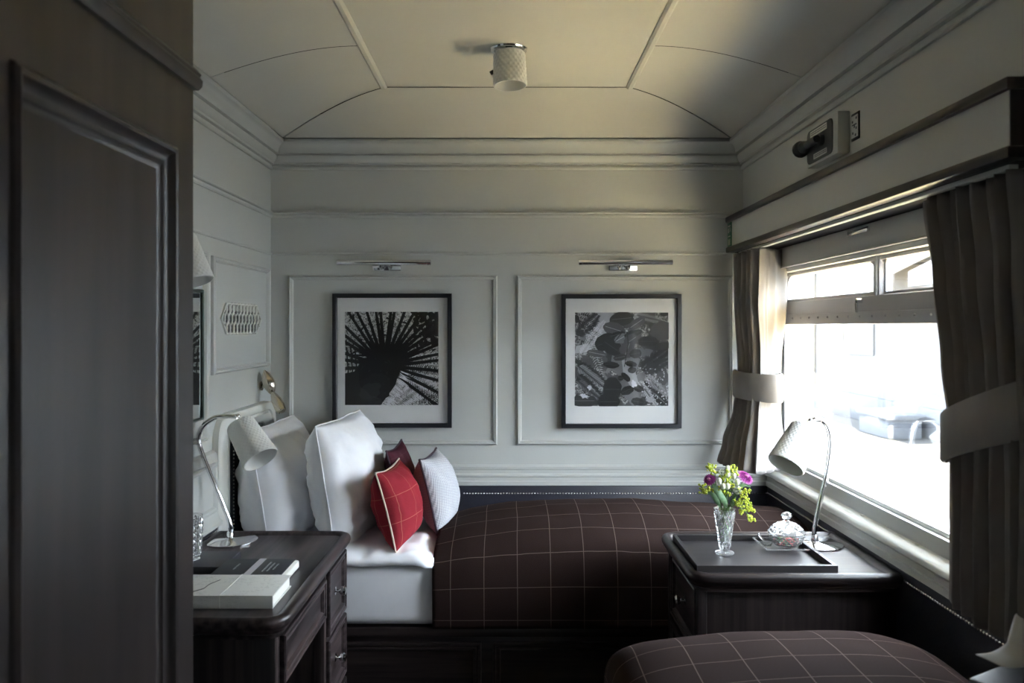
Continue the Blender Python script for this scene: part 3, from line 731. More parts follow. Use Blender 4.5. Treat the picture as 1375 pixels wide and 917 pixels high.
link('scoop_bowl', bm, M_CRYSTAL, t, 40)
bm = bmesh.new(); tube(bm, smooth_path([sp_+V((-.004, .020, .001)), sp_+V((-.010, .034, .010)), sp_+V((-.014, .048, .016))], 5), [.003]*10+[.0045], 8); link('handle', bm, M_CRYSTAL, t)

# ------------------------------------------------------------------ things on the desk
t = thing('closed_book', 'large pale cloth book tied with string, nearest on the desk', 'book', (-.75, 2.187, ZT))
bx0, bx1, by0, by1, bz = -.93, -.606, 2.098, 2.276, .034
bm = bmesh.new(); box(bm, bx0, bx1, by0, by1, ZT+bz-.004, ZT+bz, .0012); box(bm, bx0, bx1, by0, by1, ZT, ZT+.004, .0012); box(bm, bx0, bx1, by0, by0+.005, ZT+.001, ZT+bz-.001, .001); link('cover', bm, M_BOOKW, t)
bm = bmesh.new(); box(bm, bx0+.003, bx1-.004, by0+.004, by1-.004, ZT+.0035, ZT+bz-.0035); link('page_block', bm, M_PAGE, t)
bm = bmesh.new(); sx = -.742; tube(bm, [(sx, by0-.001, ZT+.001), (sx, by0-.001, ZT+bz+.0006), (sx, by1, ZT+bz+.0008), (sx, by1+.001, ZT+.001)], .0010, 6); link('string', bm, M_PAGE, t)
bm = bmesh.new(); cx_ = -.826
tube(bm, smooth_path([(cx_, by0-.0006, ZT+.004), (cx_-.003, by0-.0006, ZT+.02), (cx_, by0-.0002, ZT+bz), (cx_+.004, by0+.03, ZT+bz+.0004), (cx_+.022, by0+.055, ZT+bz+.0004), (cx_+.024, by0+.09, ZT+bz+.0004), (cx_+.04, by0+.13, ZT+bz+.0004)], 5), .0011, 6); link('cord', bm, M_DGREY, t)
t = thing('black_booklet', 'black booklet with a pale vertical band lying behind the pale book', 'booklet', (-.74, 2.37, ZT))
kx0, kx1, ky0, ky1, kz = -.840, -.640, 2.290, 2.452, .028
bm = bmesh.new(); box(bm, kx0, kx1, ky0, ky1, ZT+kz-.003, ZT+kz, .0008); box(bm, kx0, kx1, ky0, ky1, ZT, ZT+.003, .0008); box(bm, kx0, kx0+.004, ky0, ky1, ZT+.001, ZT+kz-.001); link('cover', bm, M_CARDB, t)
bm = bmesh.new(); box(bm, kx0+.004, kx1+.012, ky0+.003, ky1-.003, ZT+.003, ZT+kz-.003, .004); link('page_block', bm, M_PAGE, t)
link('paper_band', B(-.746, -.726, ky0-.0004, ky1+.0004, ZT+.0005, ZT+kz+.0007), M_BAND, t)
bm = bmesh.new(); rg = random.Random(4)
def scribble(x, y0, y1, h):
    y = y0
    while y < y1:
        w_ = rg.uniform(.003, .007); box(bm, x-h*rg.uniform(.35, .5), x+h*rg.uniform(.3, .5), y, y+w_*.45, ZT+kz, ZT+kz+.0003)
        box(bm, x-h*.2, x-h*.02, y, y+w_, ZT+kz, ZT+kz+.0003); y += w_+.0025
scribble(-.790, 2.345, 2.405, .007)
for k, (a, b) in enumerate(((2.325, 2.42), (2.33, 2.41), (2.345, 2.40))): scribble(-.702+k*.013, a, b, .007)
link('lettering', bm, M_CARDT, t, 0)
one('coaster_box', B(-1.0, -.838, 2.39, 2.56, ZT, ZT+.022, .002), M_SLATE, 'flat dark box under the crystal glass on the desk', 'box')
t = thing('crystal_tumbler', 'tall cut crystal glass on the dark box behind the wardrobe edge', 'glass', (-.958, 2.47, ZT+.0225))
bm = bmesh.new(); cut_glass(bm, [(.025, 0, 0), (.027, .003, 0)]+[(.027+.006*i/12, .008+.118*i/12, 1) for i in range(13)]+[(.0325, .132, 0)], 0, [(.030, .132), (.0245, .02), (.004, .014)], (-.958, 2.47, ZT+.0225), 12, .0036)
link('glass_body', bm, M_CRYSTAL, t, 0)

# ------------------------------------------------------------------ beds
def linear(P, s):
    for (a, b) in zip(P, P[1:]):
        if a[0] <= s <= b[0]: return a[1]+(b[1]-a[1])*(s-a[0])/(b[0]-a[0])
    return P[-1][1]
def arc(pts):
    L_ = [0]
    for a, b in zip(pts, pts[1:]): L_.append(L_[-1]+(V(b)-V(a)).length)
    return L_
def cloth(name, par, grid, UV, m, thick=.006, smooth=80):
    bm = bmesh.new(); vs = [[bm.verts.new(p) for p in r] for r in grid]; uvl = bm.loops.layers.uv.new('UVMap')
    for j in range(len(vs)-1):
        for i in range(len(vs[0])-1):
            f = bm.faces.new((vs[j][i], vs[j][i+1], vs[j+1][i+1], vs[j+1][i]))
            for l, (a, b) in zip(f.loops, ((j, i), (j, i+1), (j+1, i+1), (j+1, i))): l[uvl].uv = UV[a][b]
    o = link(name, bm, m, par, smooth)
    so = o.modifiers.new('thickness', 'SOLIDIFY'); so.thickness = thick; so.offset = 0
    return o
t = thing('single_bed', 'dark wood single bed with white fitted sheet along the far wall', 'bed', (.05, 3.27, 0))
BX0, BX1, BY0, BY1 = XL+.04, XR-.03, 2.925, YF-.03
bm = bmesh.new(); box(bm, BX0, BX1, BY0, BY1, .0, .425, .003); link('bed_base', bm, M_WOODX, t)
bm = bmesh.new(); box(bm, BX0, BX1, BY0-.016, BY0, .395, .428, .005); link('top_rail', bm, M_WOODX, t)
for x0, x1 in ((-1.0, -.1), (-.06, .84)):
    bm = bmesh.new(); wall_frame(bm, (0, BY0, 0), (1, 0, 0), (0, 0, 1), (0, -1, 0), (x0, .06, x1, .375), PAN, 0, True); link('drawer', bm, M_WOODX, t)
bm = bmesh.new(); box(bm, BX0+.005, BX1-.005, BY0-.012, BY1, .428, .652, .045, 5); o = link('mattress', bm, M_LINEN, t, 60)

def sect(xs):  # blanket across the bed, front hem up and over to the wall
    return smooth_path([(0, 2.896, .432), (0, 2.890, .53), (0, 2.894, .62), (0, 2.915, .690), (0, 2.975, .738), (0, 3.10, .775), (0, 3.28, .792), (0, 3.43, .772), (0, 3.545, .715), (0, 3.60, .67)], 7)
S0 = sect(0); A0 = arc(S0); grid, UVg = [], []
HP = [(-.30, .80), (-.27, .81), (-.15, .89), (.0, .955), (.25, 1.0), (.5, .995), (.75, .965), (1.0, .92), (1.13, .90)]
nx = 110; x0, x1 = -.272, 1.115
for j in range(nx+1):
    x = x0+(x1-x0)*j/nx; k = linear(HP, x); row, uvr = [], []
    for p, a in zip(S0, A0):
        zz = .432+(p.z-.432)*(1 + (k-1)*min(1, max(0, (p.z-.5)/.25))*1.0)
        wr = .006*noise.noise(V((x*5, p.y*6, p.z*4))) + .002*noise.noise(V((x*17, p.y*13, p.z*13)))
        fr = .006*noise.noise(V((x*3.3+9, 0, p.z*2)))
        row.append(V((x + .004*noise.noise(V((p.y*4, p.z*4, 2))), p.y-fr*(1 if p.y < 2.93 else .3), zz+wr*(1 if p.z > .6 else .2)))); uvr.append((x, a))
    grid.append(row); UVg.append(uvr)
tb = thing('wool_blanket', 'dark brown windowpane check blanket over the bed along the far wall', 'blanket', (.4, 3.25, .43))
cloth('blanket_cloth', tb, grid, UVg, M_PLAID, .010)

# white duvet under the blanket, bulging at its front edge
Sd = smooth_path([(0, 2.916, .648), (0, 2.892, .656), (0, 2.894, .676), (0, 2.935, .692), (0, 3.06, .696), (0, 3.25, .700), (0, 3.45, .695), (0, 3.57, .690), (0, 3.60, .66)], 6)
grid, UVg = [], []; xs = [-.80+(.60)*j/70 for j in range(71)]
for x in xs:
    row, uvr = [], []
    for p in Sd:
        e = min(1, (x+.80)/.10); e = e**.5; tt = .655+(p.z-.655)*(.55+.45*e)*min(1., .80+.25*((x+.8)/.6))
        if x > -.33: tt -= .03*min(1, (x+.33)/.08)
        w = .012*noise.noise(V((x*9+p.y*5, p.y*7, 3.3))) + .006*noise.noise(V((x*24, p.y*12, 7))) + .018*(.25-abs(noise.noise(V((x*8-p.y*9, p.y*4+x*3, 1.7)))))
        row.append(V((x, p.y + (.010*noise.noise(V((x*7, 1, 1))) if p.y < 2.97 else 0)+(.03 if x > -.30 and p.y < 2.97 else 0)*min(1, (x+.30)/.05), max(.645, tt+w*(.4 if p.z < .68 else .8))))); uvr.append((x, p.y))
    grid.append(row); UVg.append(uvr)
td = thing('white_duvet', 'rumpled white duvet end showing between pillows and the brown blanket', 'duvet', (-.5, 3.25, .655))
cloth('duvet_cloth', td, grid, UVg, M_LINEN, .004)

# second bed, near right
t = thing('single_bed', 'dark wood single bed under the near brown blanket at lower right', 'bed', (.69, 1.2, 0))
bm = bmesh.new(); box(bm, .30, 1.125, .2, 2.245, 0, .42, .004); link('bed_base', bm, M_WOODY, t)
bm = bmesh.new(); box(bm, .31, 1.12, .2, 2.235, .42, .63, .05, 5); link('mattress', bm, M_LINEN, t, 60)
P2 = smooth_path([(.262, 0, .435), (.258, 0, .55), (.266, 0, .625), (.30, 0, .664), (.38, 0, .690), (.52, 0, .708), (.70, 0, .719), (.85, 0, .720), (.97, 0, .708), (1.06, 0, .676), (1.108, 0, .62), (1.122, 0, .52)], 6)
AP = arc(P2); Q2 = smooth_path([(0, .25, 1), (0, .8, 1), (0, 1.4, 1), (0, 1.85, 1.0), (0, 2.02, .985), (0, 2.13, .93), (0, 2.21, .82), (0, 2.262, .60), (0, 2.272, .3), (0, 2.274, .0)], 6)
AQ = arc([V((0, q.y, q.z*.28)) for q in Q2]); grid, UVg = [], []
for q, aq in zip(Q2, AQ):
    row, uvr = [], []
    for p, ap in zip(P2, AP):
        w = .005*noise.noise(V((p.x*6, q.y*5, 8)))
        pull = (1-q.z)*.02
        row.append(V((p.x+(pull if p.x < .5 else -pull if p.x > 1 else 0), q.y, .435+(p.z-.435)*q.z+w*q.z))); uvr.append((ap, aq))
    grid.append(row); UVg.append(uvr)
tb = thing('wool_blanket', 'dark brown windowpane check blanket on the near bed at lower right', 'blanket', (.69, 1.3, .435))
cloth('blanket_cloth', tb, grid, UVg, M_PLAID, .010)

# ------------------------------------------------------------------ pillows and cushions
def cushion(name, label, cat, w, h, th, base, yaw, lean, mats, piping=None, pr=.004, pinch=.07, puff=.42, n=34, seed=0, wr=.006, sag=.0, roll=0., group=None, rnd=0.):
    """standing cushion facing +X; base = middle of its lower edge"""
    t = thing(name, label, cat, base, group)
    M = Matrix.Translation(base) @ Matrix.Rotation(yaw, 4, 'Z') @ Matrix.Rotation(lean, 4, 'Y') @ Matrix.Rotation(-PI/2, 4, 'Z') @ Matrix.Rotation(roll, 4, 'Y')
    def pt(u, v, s):
        x = w/2*u*(1-pinch*(1-v*v)*abs(u)**3); z = h/2*v*(1-pinch*(1-u*u)*abs(v)**3)
        x *= math.sqrt(1-rnd*v**4); z *= math.sqrt(1-rnd*u**4)
        k = max(0, (1-u*u)*(1-v*v)); y = s*th/2*k**puff*(1-sag*v)
        e = 1 if k > 0 else 0
        q = V((u*2.1+seed, v*2.1, s*3.+seed)); y += s*e*wr*min(1, k*4)*(noise.noise(q*1.5) + .5*noise.noise(q*4)) 
        if wr > .01: y += s*e*wr*.9*min(1, k*6)*(.22-abs(noise.noise(V((u*1.6+v*.7+seed, v*2.2-u, s+2.2)))))
        z += wr*.3*noise.noise(V((u*2+seed, 5, 0))) * (abs(v)**4); x += wr*.3*noise.noise(V((v*2+seed, 9, 0)))*(abs(u)**4)
        # soft vertical slump
        y += sag*.05*(1-v)*0
        return M @ V((x, y, z+h/2))
    g = [-1+2*i/n for i in range(n+1)]; g = [math.sin(x*PI/2)*.55+x*.45 for x in g]
    bm = bmesh.new(); uvl = bm.loops.layers.uv.new('UVMap')
    edge = {}
    for si, s in enumerate((1, -1)):
        vs = {}
        for i, u in enumerate(g):
            for j, v in enumerate(g):
                if i in (0, n) or j in (0, n):
                    if (i, j) not in edge: edge[(i, j)] = bm.verts.new(pt(u, v, s))
                    vs[i, j] = edge[(i, j)]
                else: vs[i, j] = bm.verts.new(pt(u, v, s))
        for i in range(n):
            for j in range(n):
                f = bm.faces.new((vs[i, j], vs[i+1, j], vs[i+1, j+1], vs[i, j+1])); f.material_index = si if len(mats) > 1 else 0
                for l, (a, b) in zip(f.loops, ((i, j), (i+1, j), (i+1, j+1), (i, j+1))): l[uvl].uv = (g[a]*w/2, g[b]*h/2)
    link('cover', bm, mats, t, 75)
    if piping:
        ring = [pt(u, -1, 1) for u in g[:-1]] + [pt(1, v, 1) for v in g[:-1]] + [pt(u, 1, 1) for u in g[::-1][:-1]] + [pt(-1, v, 1) for v in g[::-1][:-1]]
        bm = bmesh.new(); tube(bm, ring, pr, 8, closed=True); link('piping', bm, piping, t)
    return t
cushion('bed_pillow', 'white pillow leaning against the leather headboard, rearmost of the pillows', 'pillow', .60, .475, .30, (-.865, 3.275, .655), -.02, -.17, [M_LINEN], M_LINEN, .0030, .055, .47, seed=1, wr=.018, sag=.22, rnd=.09)
cushion('bed_pillow', 'bright white pillow standing in front, nearest the red cushion', 'pillow', .60, .49, .25, (-.600, 3.255, .66), -.10, -.16, [M_LINEN], M_LINEN, .0030, .055, .47, seed=5.3, wr=.022, sag=.05, rnd=.07)
cushion('square_cushion', 'burgundy cushion mostly hidden behind the red cushion', 'cushion', .33, .33, .10, (-.395, 3.36, .692), -.05, -.24, [M_BURG], M_PURPLE, .004, .09, .45, seed=2, wr=.006)
cushion('square_cushion', 'red check cushion with cream piping in front of the white pillows', 'cushion', .33, .292, .17, (-.385, 3.085, .692), -.12, -.26, [M_RED], M_CREAMP, .0036, .10, .50, seed=3, wr=.006)
cushion('square_cushion', 'grey woven cushion with dark purple edging beside the brown blanket', 'cushion', .31, .295, .17, (-.258, 3.295, .70), -.12, -.24, [M_HOUND, M_MAUVE], M_PURPLE, .0045, .10, .50, seed=4, wr=.005)

# tissue box on the near bed
c = pw(1352, 893, 1.450)
t = thing('tissue_box', 'dark box with a white sheet of paper rising from it, bottom right', 'box', (c.x, 1.43, .722))
R_ = Matrix.Translation((c.x+.022, 1.43, .722)) @ Matrix.Rotation(.55, 4, 'Z')
bm = bmesh.new(); box(bm, -.065, .065, -.065, .065, 0, .155, .004); bmesh.ops.transform(bm, matrix=R_, verts=bm.verts[:]); link('box_body', bm, M_SLATE, t)
bm = bmesh.new(); W_ = [pw(1310, 879, 1.450), pw(1330, 888, 1.400), pw(1350, 896, 1.360), pw(1378, 896, 1.350)]; X_ = [pw(1325, 878, 1.470), pw(1342, 877, 1.450), pw(1356, 883, 1.430), pw(1380, 888, 1.430)]
Y_ = [pw(1350, 874, 1.475), pw(1354, 862, 1.470), pw(1364, 866, 1.460), pw(1392, 872, 1.460)]; Z_ = [pw(1352, 872, 1.490), pw(1363, 827, 1.490), pw(1372, 830, 1.480), pw(1400, 838, 1.480)]
loops(bm, [smooth_path(r, 4) for r in (W_, X_, Y_, Z_)], False); o = link('paper_sheet', bm, M_TISSUE, t, 60); so = o.modifiers.new('thickness', 'SOLIDIFY'); so.thickness = .0012

# ------------------------------------------------------------------ wardrobe, left foreground
WX, WYE = -.62, 1.606
t = thing('wardrobe', 'dark wood panelled wardrobe filling the left foreground', 'wardrobe', (-.84, .55, 0))
link('carcass', B(XL+.024, WX-.02, -.5, WYE, 0, 2.19, .003), M_WARD, t)
def ward_frame(y0, y1):
    z0, z1 = .25, 1.83
    bm = bmesh.new()     # stiles and rails
    box(bm, WX-.021, WX, y1, y1+.09 if y1 > 1.4 else y1+.03, 0, 2.19); box(bm, WX-.021, WX, y0-.06, y0, 0, 2.19); box(bm, WX-.021, WX, y0, y1, z1, 2.19); box(bm, WX-.021, WX, y0, y1, 0, z0)
    d = link('door', bm, M_WARD, t)
    bm = bmesh.new(); wall_frame(bm, (WX, 0, 0), (0, 1, 0), (0, 0, 1), (1, 0, 0), (y0, z0, y1, z1), [(-.002, -.001), (0, .006), (.006, .010), (.012, .008), (.016, 0), (.026, -.006), (.036, -.006), (.042, -.012), (.050, -.0135)]); link('panel_moulding', bm, M_WARD, d)
    bm = bmesh.new(); box(bm, WX-.020, WX-.013, y0+.02, y1-.02, z0+.02, z1-.02); link('panel', bm, M_WARD, d)
ward_frame(1.018, 1.516); ward_frame(.40, .90); 
bm = bmesh.new()
prof = [(0, 1.962), (.008, 1.964), (.013, 1.972), (.014, 1.984), (.010, 1.990), (.012, 1.996), (.006, 2.004), (0, 2.006)]
loops(bm, [[V((x, y, z)) for x, y in ((WX+p, -.5), (WX+p, WYE+p), (XL+.03, WYE+p))] for p, z in prof], False); link('frieze_rail', bm, M_WARD, t)

# ------------------------------------------------------------------ left wall fittings
t = thing('wall_mirror', 'mirror in a slim dark green frame on the left wall at the wardrobe edge', 'mirror', (XL, 2.5, 1.18))
link('glass', B(XL+.004, XL+.010, 2.21, 2.80, 1.19, 1.615), M_MIRROR, t, 0)
bm = bmesh.new(); wall_frame(bm, (XL+.001, 0, 0), (0, 1, 0), (0, 0, 1), (1, 0, 0), (2.20, 1.18, 2.81, 1.625), [(0, 0), (0, .014), (.003, .016), (.008, .016), (.010, .012)]); link('frame', bm, mat('mirror_edge', (.06, .09, .08), .3), t)
t = thing('wall_lamp', 'white quilted wall lamp shade over the mirror at the wardrobe edge', 'lamp', (XL, 2.36, 1.7))
bm = bmesh.new(); lathe(bm, [(.035, 0), (.035, .008), (.030, .012), (.008, .014)], (XL+.001, 2.36, 1.76), (1, 0, 0), 28); link('backplate', bm, M_CHROME, t)
bm = bmesh.new(); tube(bm, smooth_path([(XL+.012, 2.36, 1.76), (XL+.06, 2.36, 1.775), (-.953, 2.36, 1.757)], 5), .006, 10); link('arm', bm, M_CHROME, t)
bm = bmesh.new(); shade(bm, (-.953, 2.36, 1.755), (.33, -.10, -.94), .047, .060, .14); link('lamp_shade', bm, M_SHADE, t, 30)
# grille
t = thing('vent_grille', 'small white lattice vent grille with pointed ends on the left wall panel', 'grille', (XL, 3.23, 1.51))
gy0, gy1, gz0, gz1 = 3.005, 3.485, 1.470, 1.588
def inside(y, z):
    e = abs(z-(gz0+gz1)/2)/((gz1-gz0)/2); return gy0+.055*e <= y <= gy1-.055*e and gz0 <= z <= gz1
bm = bmesh.new(); zc = (gz0+gz1)/2
hexo = [(gy0, zc), (gy0+.055, gz0), (gy1-.055, gz0), (gy1, zc), (gy1-.055, gz1), (gy0+.055, gz1)]
loops(bm, [[V((XL+h, y*(1-0)+(3.245-y)*i, z+(zc-z)*i*2.5)) for y, z in hexo] for i, h in ((0, .001), (0, .008), (.03, .008), (.03, .001))], True); link('rim', bm, M_SILL, t)
bm = bmesh.new(); p = .040
for dr in (1, -1):
    for k in range(-6, 22):
        run = []; 
        for s in range(61):
            z = gz0+(gz1-gz0)*s/60; y = gy0+k*p+dr*(z-gz0)*.62*(1)+ (0 if dr > 0 else .075) + .006*math.sin((z-gz0)/(gz1-gz0)*PI*6)*dr
            if inside(y, z): run.append((XL+.005+.0012*dr, y, z))
        if len(run) > 4: tube(bm, run[::4]+[run[-1]], .0042, 6)
link('lattice', bm, M_SILL, t)
link('backing', B(XL+.0005, XL+.002, gy0+.05, gy1-.05, gz0+.006, gz1-.006), M_DGREY, t)
# reading light
t = thing('reading_light', 'polished metal twin leaf reading light on the left wall above the headboard', 'lamp', (XL, 3.5, 1.2))
bm = bmesh.new(); lathe(bm, [(.020, 0), (.020, .006), (.008, .010), (.006, .055)], (XL+.001, 3.50, 1.245), (1, -.1, 0), 20); link('wall_mount', bm, M_NICKEL, t)
def leafshape(c, axis, L_, R, squash):
    bm = bmesh.new(); lathe(bm, [(R*.12, -L_*.5)]+[(R*math.sin(PI*(i/12))**.75, -L_*.5+L_*i/12) for i in range(1, 12)]+[(R*.15, L_*.5)], c, axis, 20)
    return bm
link('light_head', leafshape(pw(361, 514, 3.47), (.35, 0, -1), .115, .026, 1), M_NICKEL, t)
bm = bmesh.new(); c0 = pw(366, 527, 3.45); c1 = pw(379, 553, 3.42); ax = c1-c0
lathe(bm, [(.008, 0), (.014, .012), (.022, .04), (.024, .07), (.020, ax.length-.004), (.015, ax.length), (.010, ax.length-.006)], c0, ax, 20); link('swivel_spot', bm, M_NICKEL, t)

# ------------------------------------------------------------------ picture lights and pictures
for lab, xc in (('chrome tube picture light above the palm print', pw(515.5, 352, 3.55).x), ('chrome tube picture light above the broad leaf print', pw(840, 352, 3.55).x)):
    t = thing('picture_light', lab, 'lamp', (xc, YF, 1.77), 'picture lights')
    bm = bmesh.new(); lathe(bm, [(.008, -.205), (.0125, -.203), (.0125, -.187), (.0115, -.186), (.0115, .186), (.0125, .187), (.0125, .203), (.008, .205)], (xc, 3.55, 1.777), (1, 0, 0), 20); link('lamp_tube', bm, M_CHROME, t)
    bm = bmesh.new(); box(bm, xc-.064, xc+.064, YF-.022, YF-.001, 1.745, 1.795, .005); link('wall_plate', bm, M_CHROME, t)
    bm = bmesh.new()
    for s in (-.02, .02): tube(bm, smooth_path([(xc+s, YF-.02, 1.762), (xc+s, 3.59, 1.752), (xc+s, 3.552, 1.768)], 5), .0055, 8)
    link('bracket', bm, M_CHROME, t)

def clip(poly):
    for ax, lim, sg in ((0, 0, 1), (0, 1, -1), (1, 0, 1), (1, 1, -1)):
        out = []
        for i in range(len(poly)):
            a, b = poly[i-1], poly[i]; ia, ib = (a[ax]-lim)*sg >= 0, (b[ax]-lim)*sg >= 0
            if ia != ib:
                f = (lim-a[ax])/(b[ax]-a[ax]); out.append((a[0]+(b[0]-a[0])*f, a[1]+(b[1]-a[1])*f))
            if ib: out.append(b)
        poly = out
        if len(poly) < 3: return []
    return poly
GREYS = [mat('ink_%d' % i, (g, g, g*1.06), .55) for i, g in enumerate((.006, .012, .03, .075, .18, .42, .74))]
def bgmat(name, stops, scale, dist):
    m = mat(name, (.2, .2, .2), .55); N, L, B_ = nodes(m)
    tc = N.new('ShaderNodeTexCoord'); nz = N.new('ShaderNodeTexNoise'); nz.inputs['Scale'].default_value = scale; nz.inputs['Detail'].default_value = 8; nz.inputs['Distortion'].default_value = dist
    cr = N.new('ShaderNodeValToRGB'); cr.color_ramp.elements[0].position, cr.color_ramp.elements[0].color = stops[0][0], (*[stops[0][1]]*3, 1)
    cr.color_ramp.elements[1].position, cr.color_ramp.elements[1].color = stops[-1][0], (*[stops[-1][1]]*3, 1)
    for p, g in stops[1:-1]: e = cr.color_ramp.elements.new(p); e.color = (g, g, g, 1)
    L.new(tc.outputs['Object'], nz.inputs['Vector']); L.new(nz.outputs['Fac'], cr.inputs['Fac']); L.new(cr.outputs['Color'], B_.inputs['Base Color']); return m
class Art:
    def __init__(s, x0, x1, z0, z1, y): s.bm = bmesh.new(); s.r = (x0, x1, z0, z1, y); s.k = 0
    def poly(s, pts, mi):
        pts = clip(pts)
        if len(pts) < 3: return
        x0, x1, z0, z1, y = s.r; s.k += 1; yy = y - .00002*s.k*.12 - .0002
        try: f = s.bm.faces.new([s.bm.verts.new((x0+(x1-x0)*u, yy, z0+(z1-z0)*v)) for u, v in pts]); f.material_index = mi
        except ValueError: pass
    def stroke(s, pts, w0, w1, mi):
        n = len(pts)
        for i in range(n-1):
            (a, b), (c_, d) = pts[i], pts[i+1]; L_ = math.hypot(c_-a, d-b) or 1; nx_, ny_ = -(d-b)/L_, (c_-a)/L_
            wa, wb = w0+(w1-w0)*i/(n-1), w0+(w1-w0)*(i+1)/(n-1)
            s.poly([(a-nx_*wa, b-ny_*wa), (c_-nx_*wb, d-ny_*wb), (c_+nx_*wb, d+ny_*wb), (a+nx_*wa, b+ny_*wa)], mi)
    def blade(s, a, b, w, mi, bend=0.):
        dx, dy = b[0]-a[0], b[1]-a[1]; L_ = math.hypot(dx, dy) or 1; nx_, ny_ = -dy/L_, dx/L_
        P = []; Qq = []
        for i in range(7):
            f = i/6; k = math.sin(PI*f)**.7*w; o = bend*math.sin(PI*f)
            P.append((a[0]+dx*f+nx_*(o+k), a[1]+dy*f+ny_*(o+k))); Qq.append((a[0]+dx*f+nx_*(o-k), a[1]+dy*f+ny_*(o-k)))
        s.poly(P+Qq[::-1][1:-1], mi)
    def blob(s, c_, r, mi, sq=1., rot=0., jag=.12, seed=0, n=26):
        rg = random.Random(seed); pts = []
        for i in range(n):
            a = 2*PI*i/n; rr = r*(1+rg.uniform(-jag, jag)); x, y = rr*math.cos(a), rr*sq*math.sin(a)
            pts.append((c_[0]+x*math.cos(rot)-y*math.sin(rot), c_[1]+x*math.sin(rot)+y*math.cos(rot)))
        s.poly(pts, mi)
def frond(A, a, b, n, ln, mi, w=.004, rg=random, bend=.0, spread=1.0):
    dx, dy = b[0]-a[0], b[1]-a[1]; L_ = math.hypot(dx, dy); th = math.atan2(dy, dx)
    for i in range(n):
        f = .12+.86*i/n; x, y = a[0]+dx*f-dy*bend*math.sin(PI*f), a[1]+dy*f+dx*bend*math.sin(PI*f)
        for s in (1, -1):
            l = ln*(math.sin(PI*min(1, .15+f*.85))**.6)*rg.uniform(.8, 1.15); q = th+s*spread
            A.blade((x, y), (x+l*math.cos(q), y+l*math.sin(q)), w, mi)
def picture(label, x0, x1, z0, z1, p, fn, bg):
    t = thing('framed_print', label, 'picture', ((x0+x1)/2, YF, z0), 'framed botanical prints')
    bm = bmesh.new(); wall_frame(bm, (0, YF-.001, 0), (1, 0, 0), (0, 0, 1), (0, -1, 0), (x0, z0, x1, z1), [(0, 0), (0, .030), (.002, .032), (.017, .032), (.019, .030), (.019, .008)]); link('frame', bm, M_BLACKF, t)
    bm = bmesh.new(); wall_frame(bm, (0, YF-.001, 0), (1, 0, 0), (0, 0, 1), (0, -1, 0), (x0+.015, z0+.015, x1-.015, z1-.015), [(0, .009), (p[0]-x0-.017, .009)], 0)
    bm.free(); bm = bmesh.new(); yy = YF-.011
    A_ = [(x0+.015, z0+.015), (x1-.015, z0+.015), (x1-.015, z1-.015), (x0+.015, z1-.015)]; I_ = [(p[0], p[2]), (p[1], p[2]), (p[1], p[3]), (p[0], p[3])]
    loops(bm, [[V((x, yy, z)) for x, z in A_], [V((x, yy, z)) for x, z in I_], [V((x+s*.0015, yy+.0015, z+w*.0015)) for (x, z), (s, w) in zip(I_, ((-1, -1), (1, -1), (1, 1), (-1, 1)))]], True); link('mat_board', bm, M_MAT, t, 0)
    A = Art(p[0]-.002, p[1]+.002, p[2]-.002, p[3]+.002, YF-.0085); A.poly([(0, 0), (1, 0), (1, 1), (0, 1)], 7); fn(A)
    link('print', A.bm, GREYS+[bg], t, 0)
    link('glass', B(x0+.016, x1-.016, YF-.0235, YF-.0225, z0+.016, z1-.016), M_PICGLASS, t, 0)
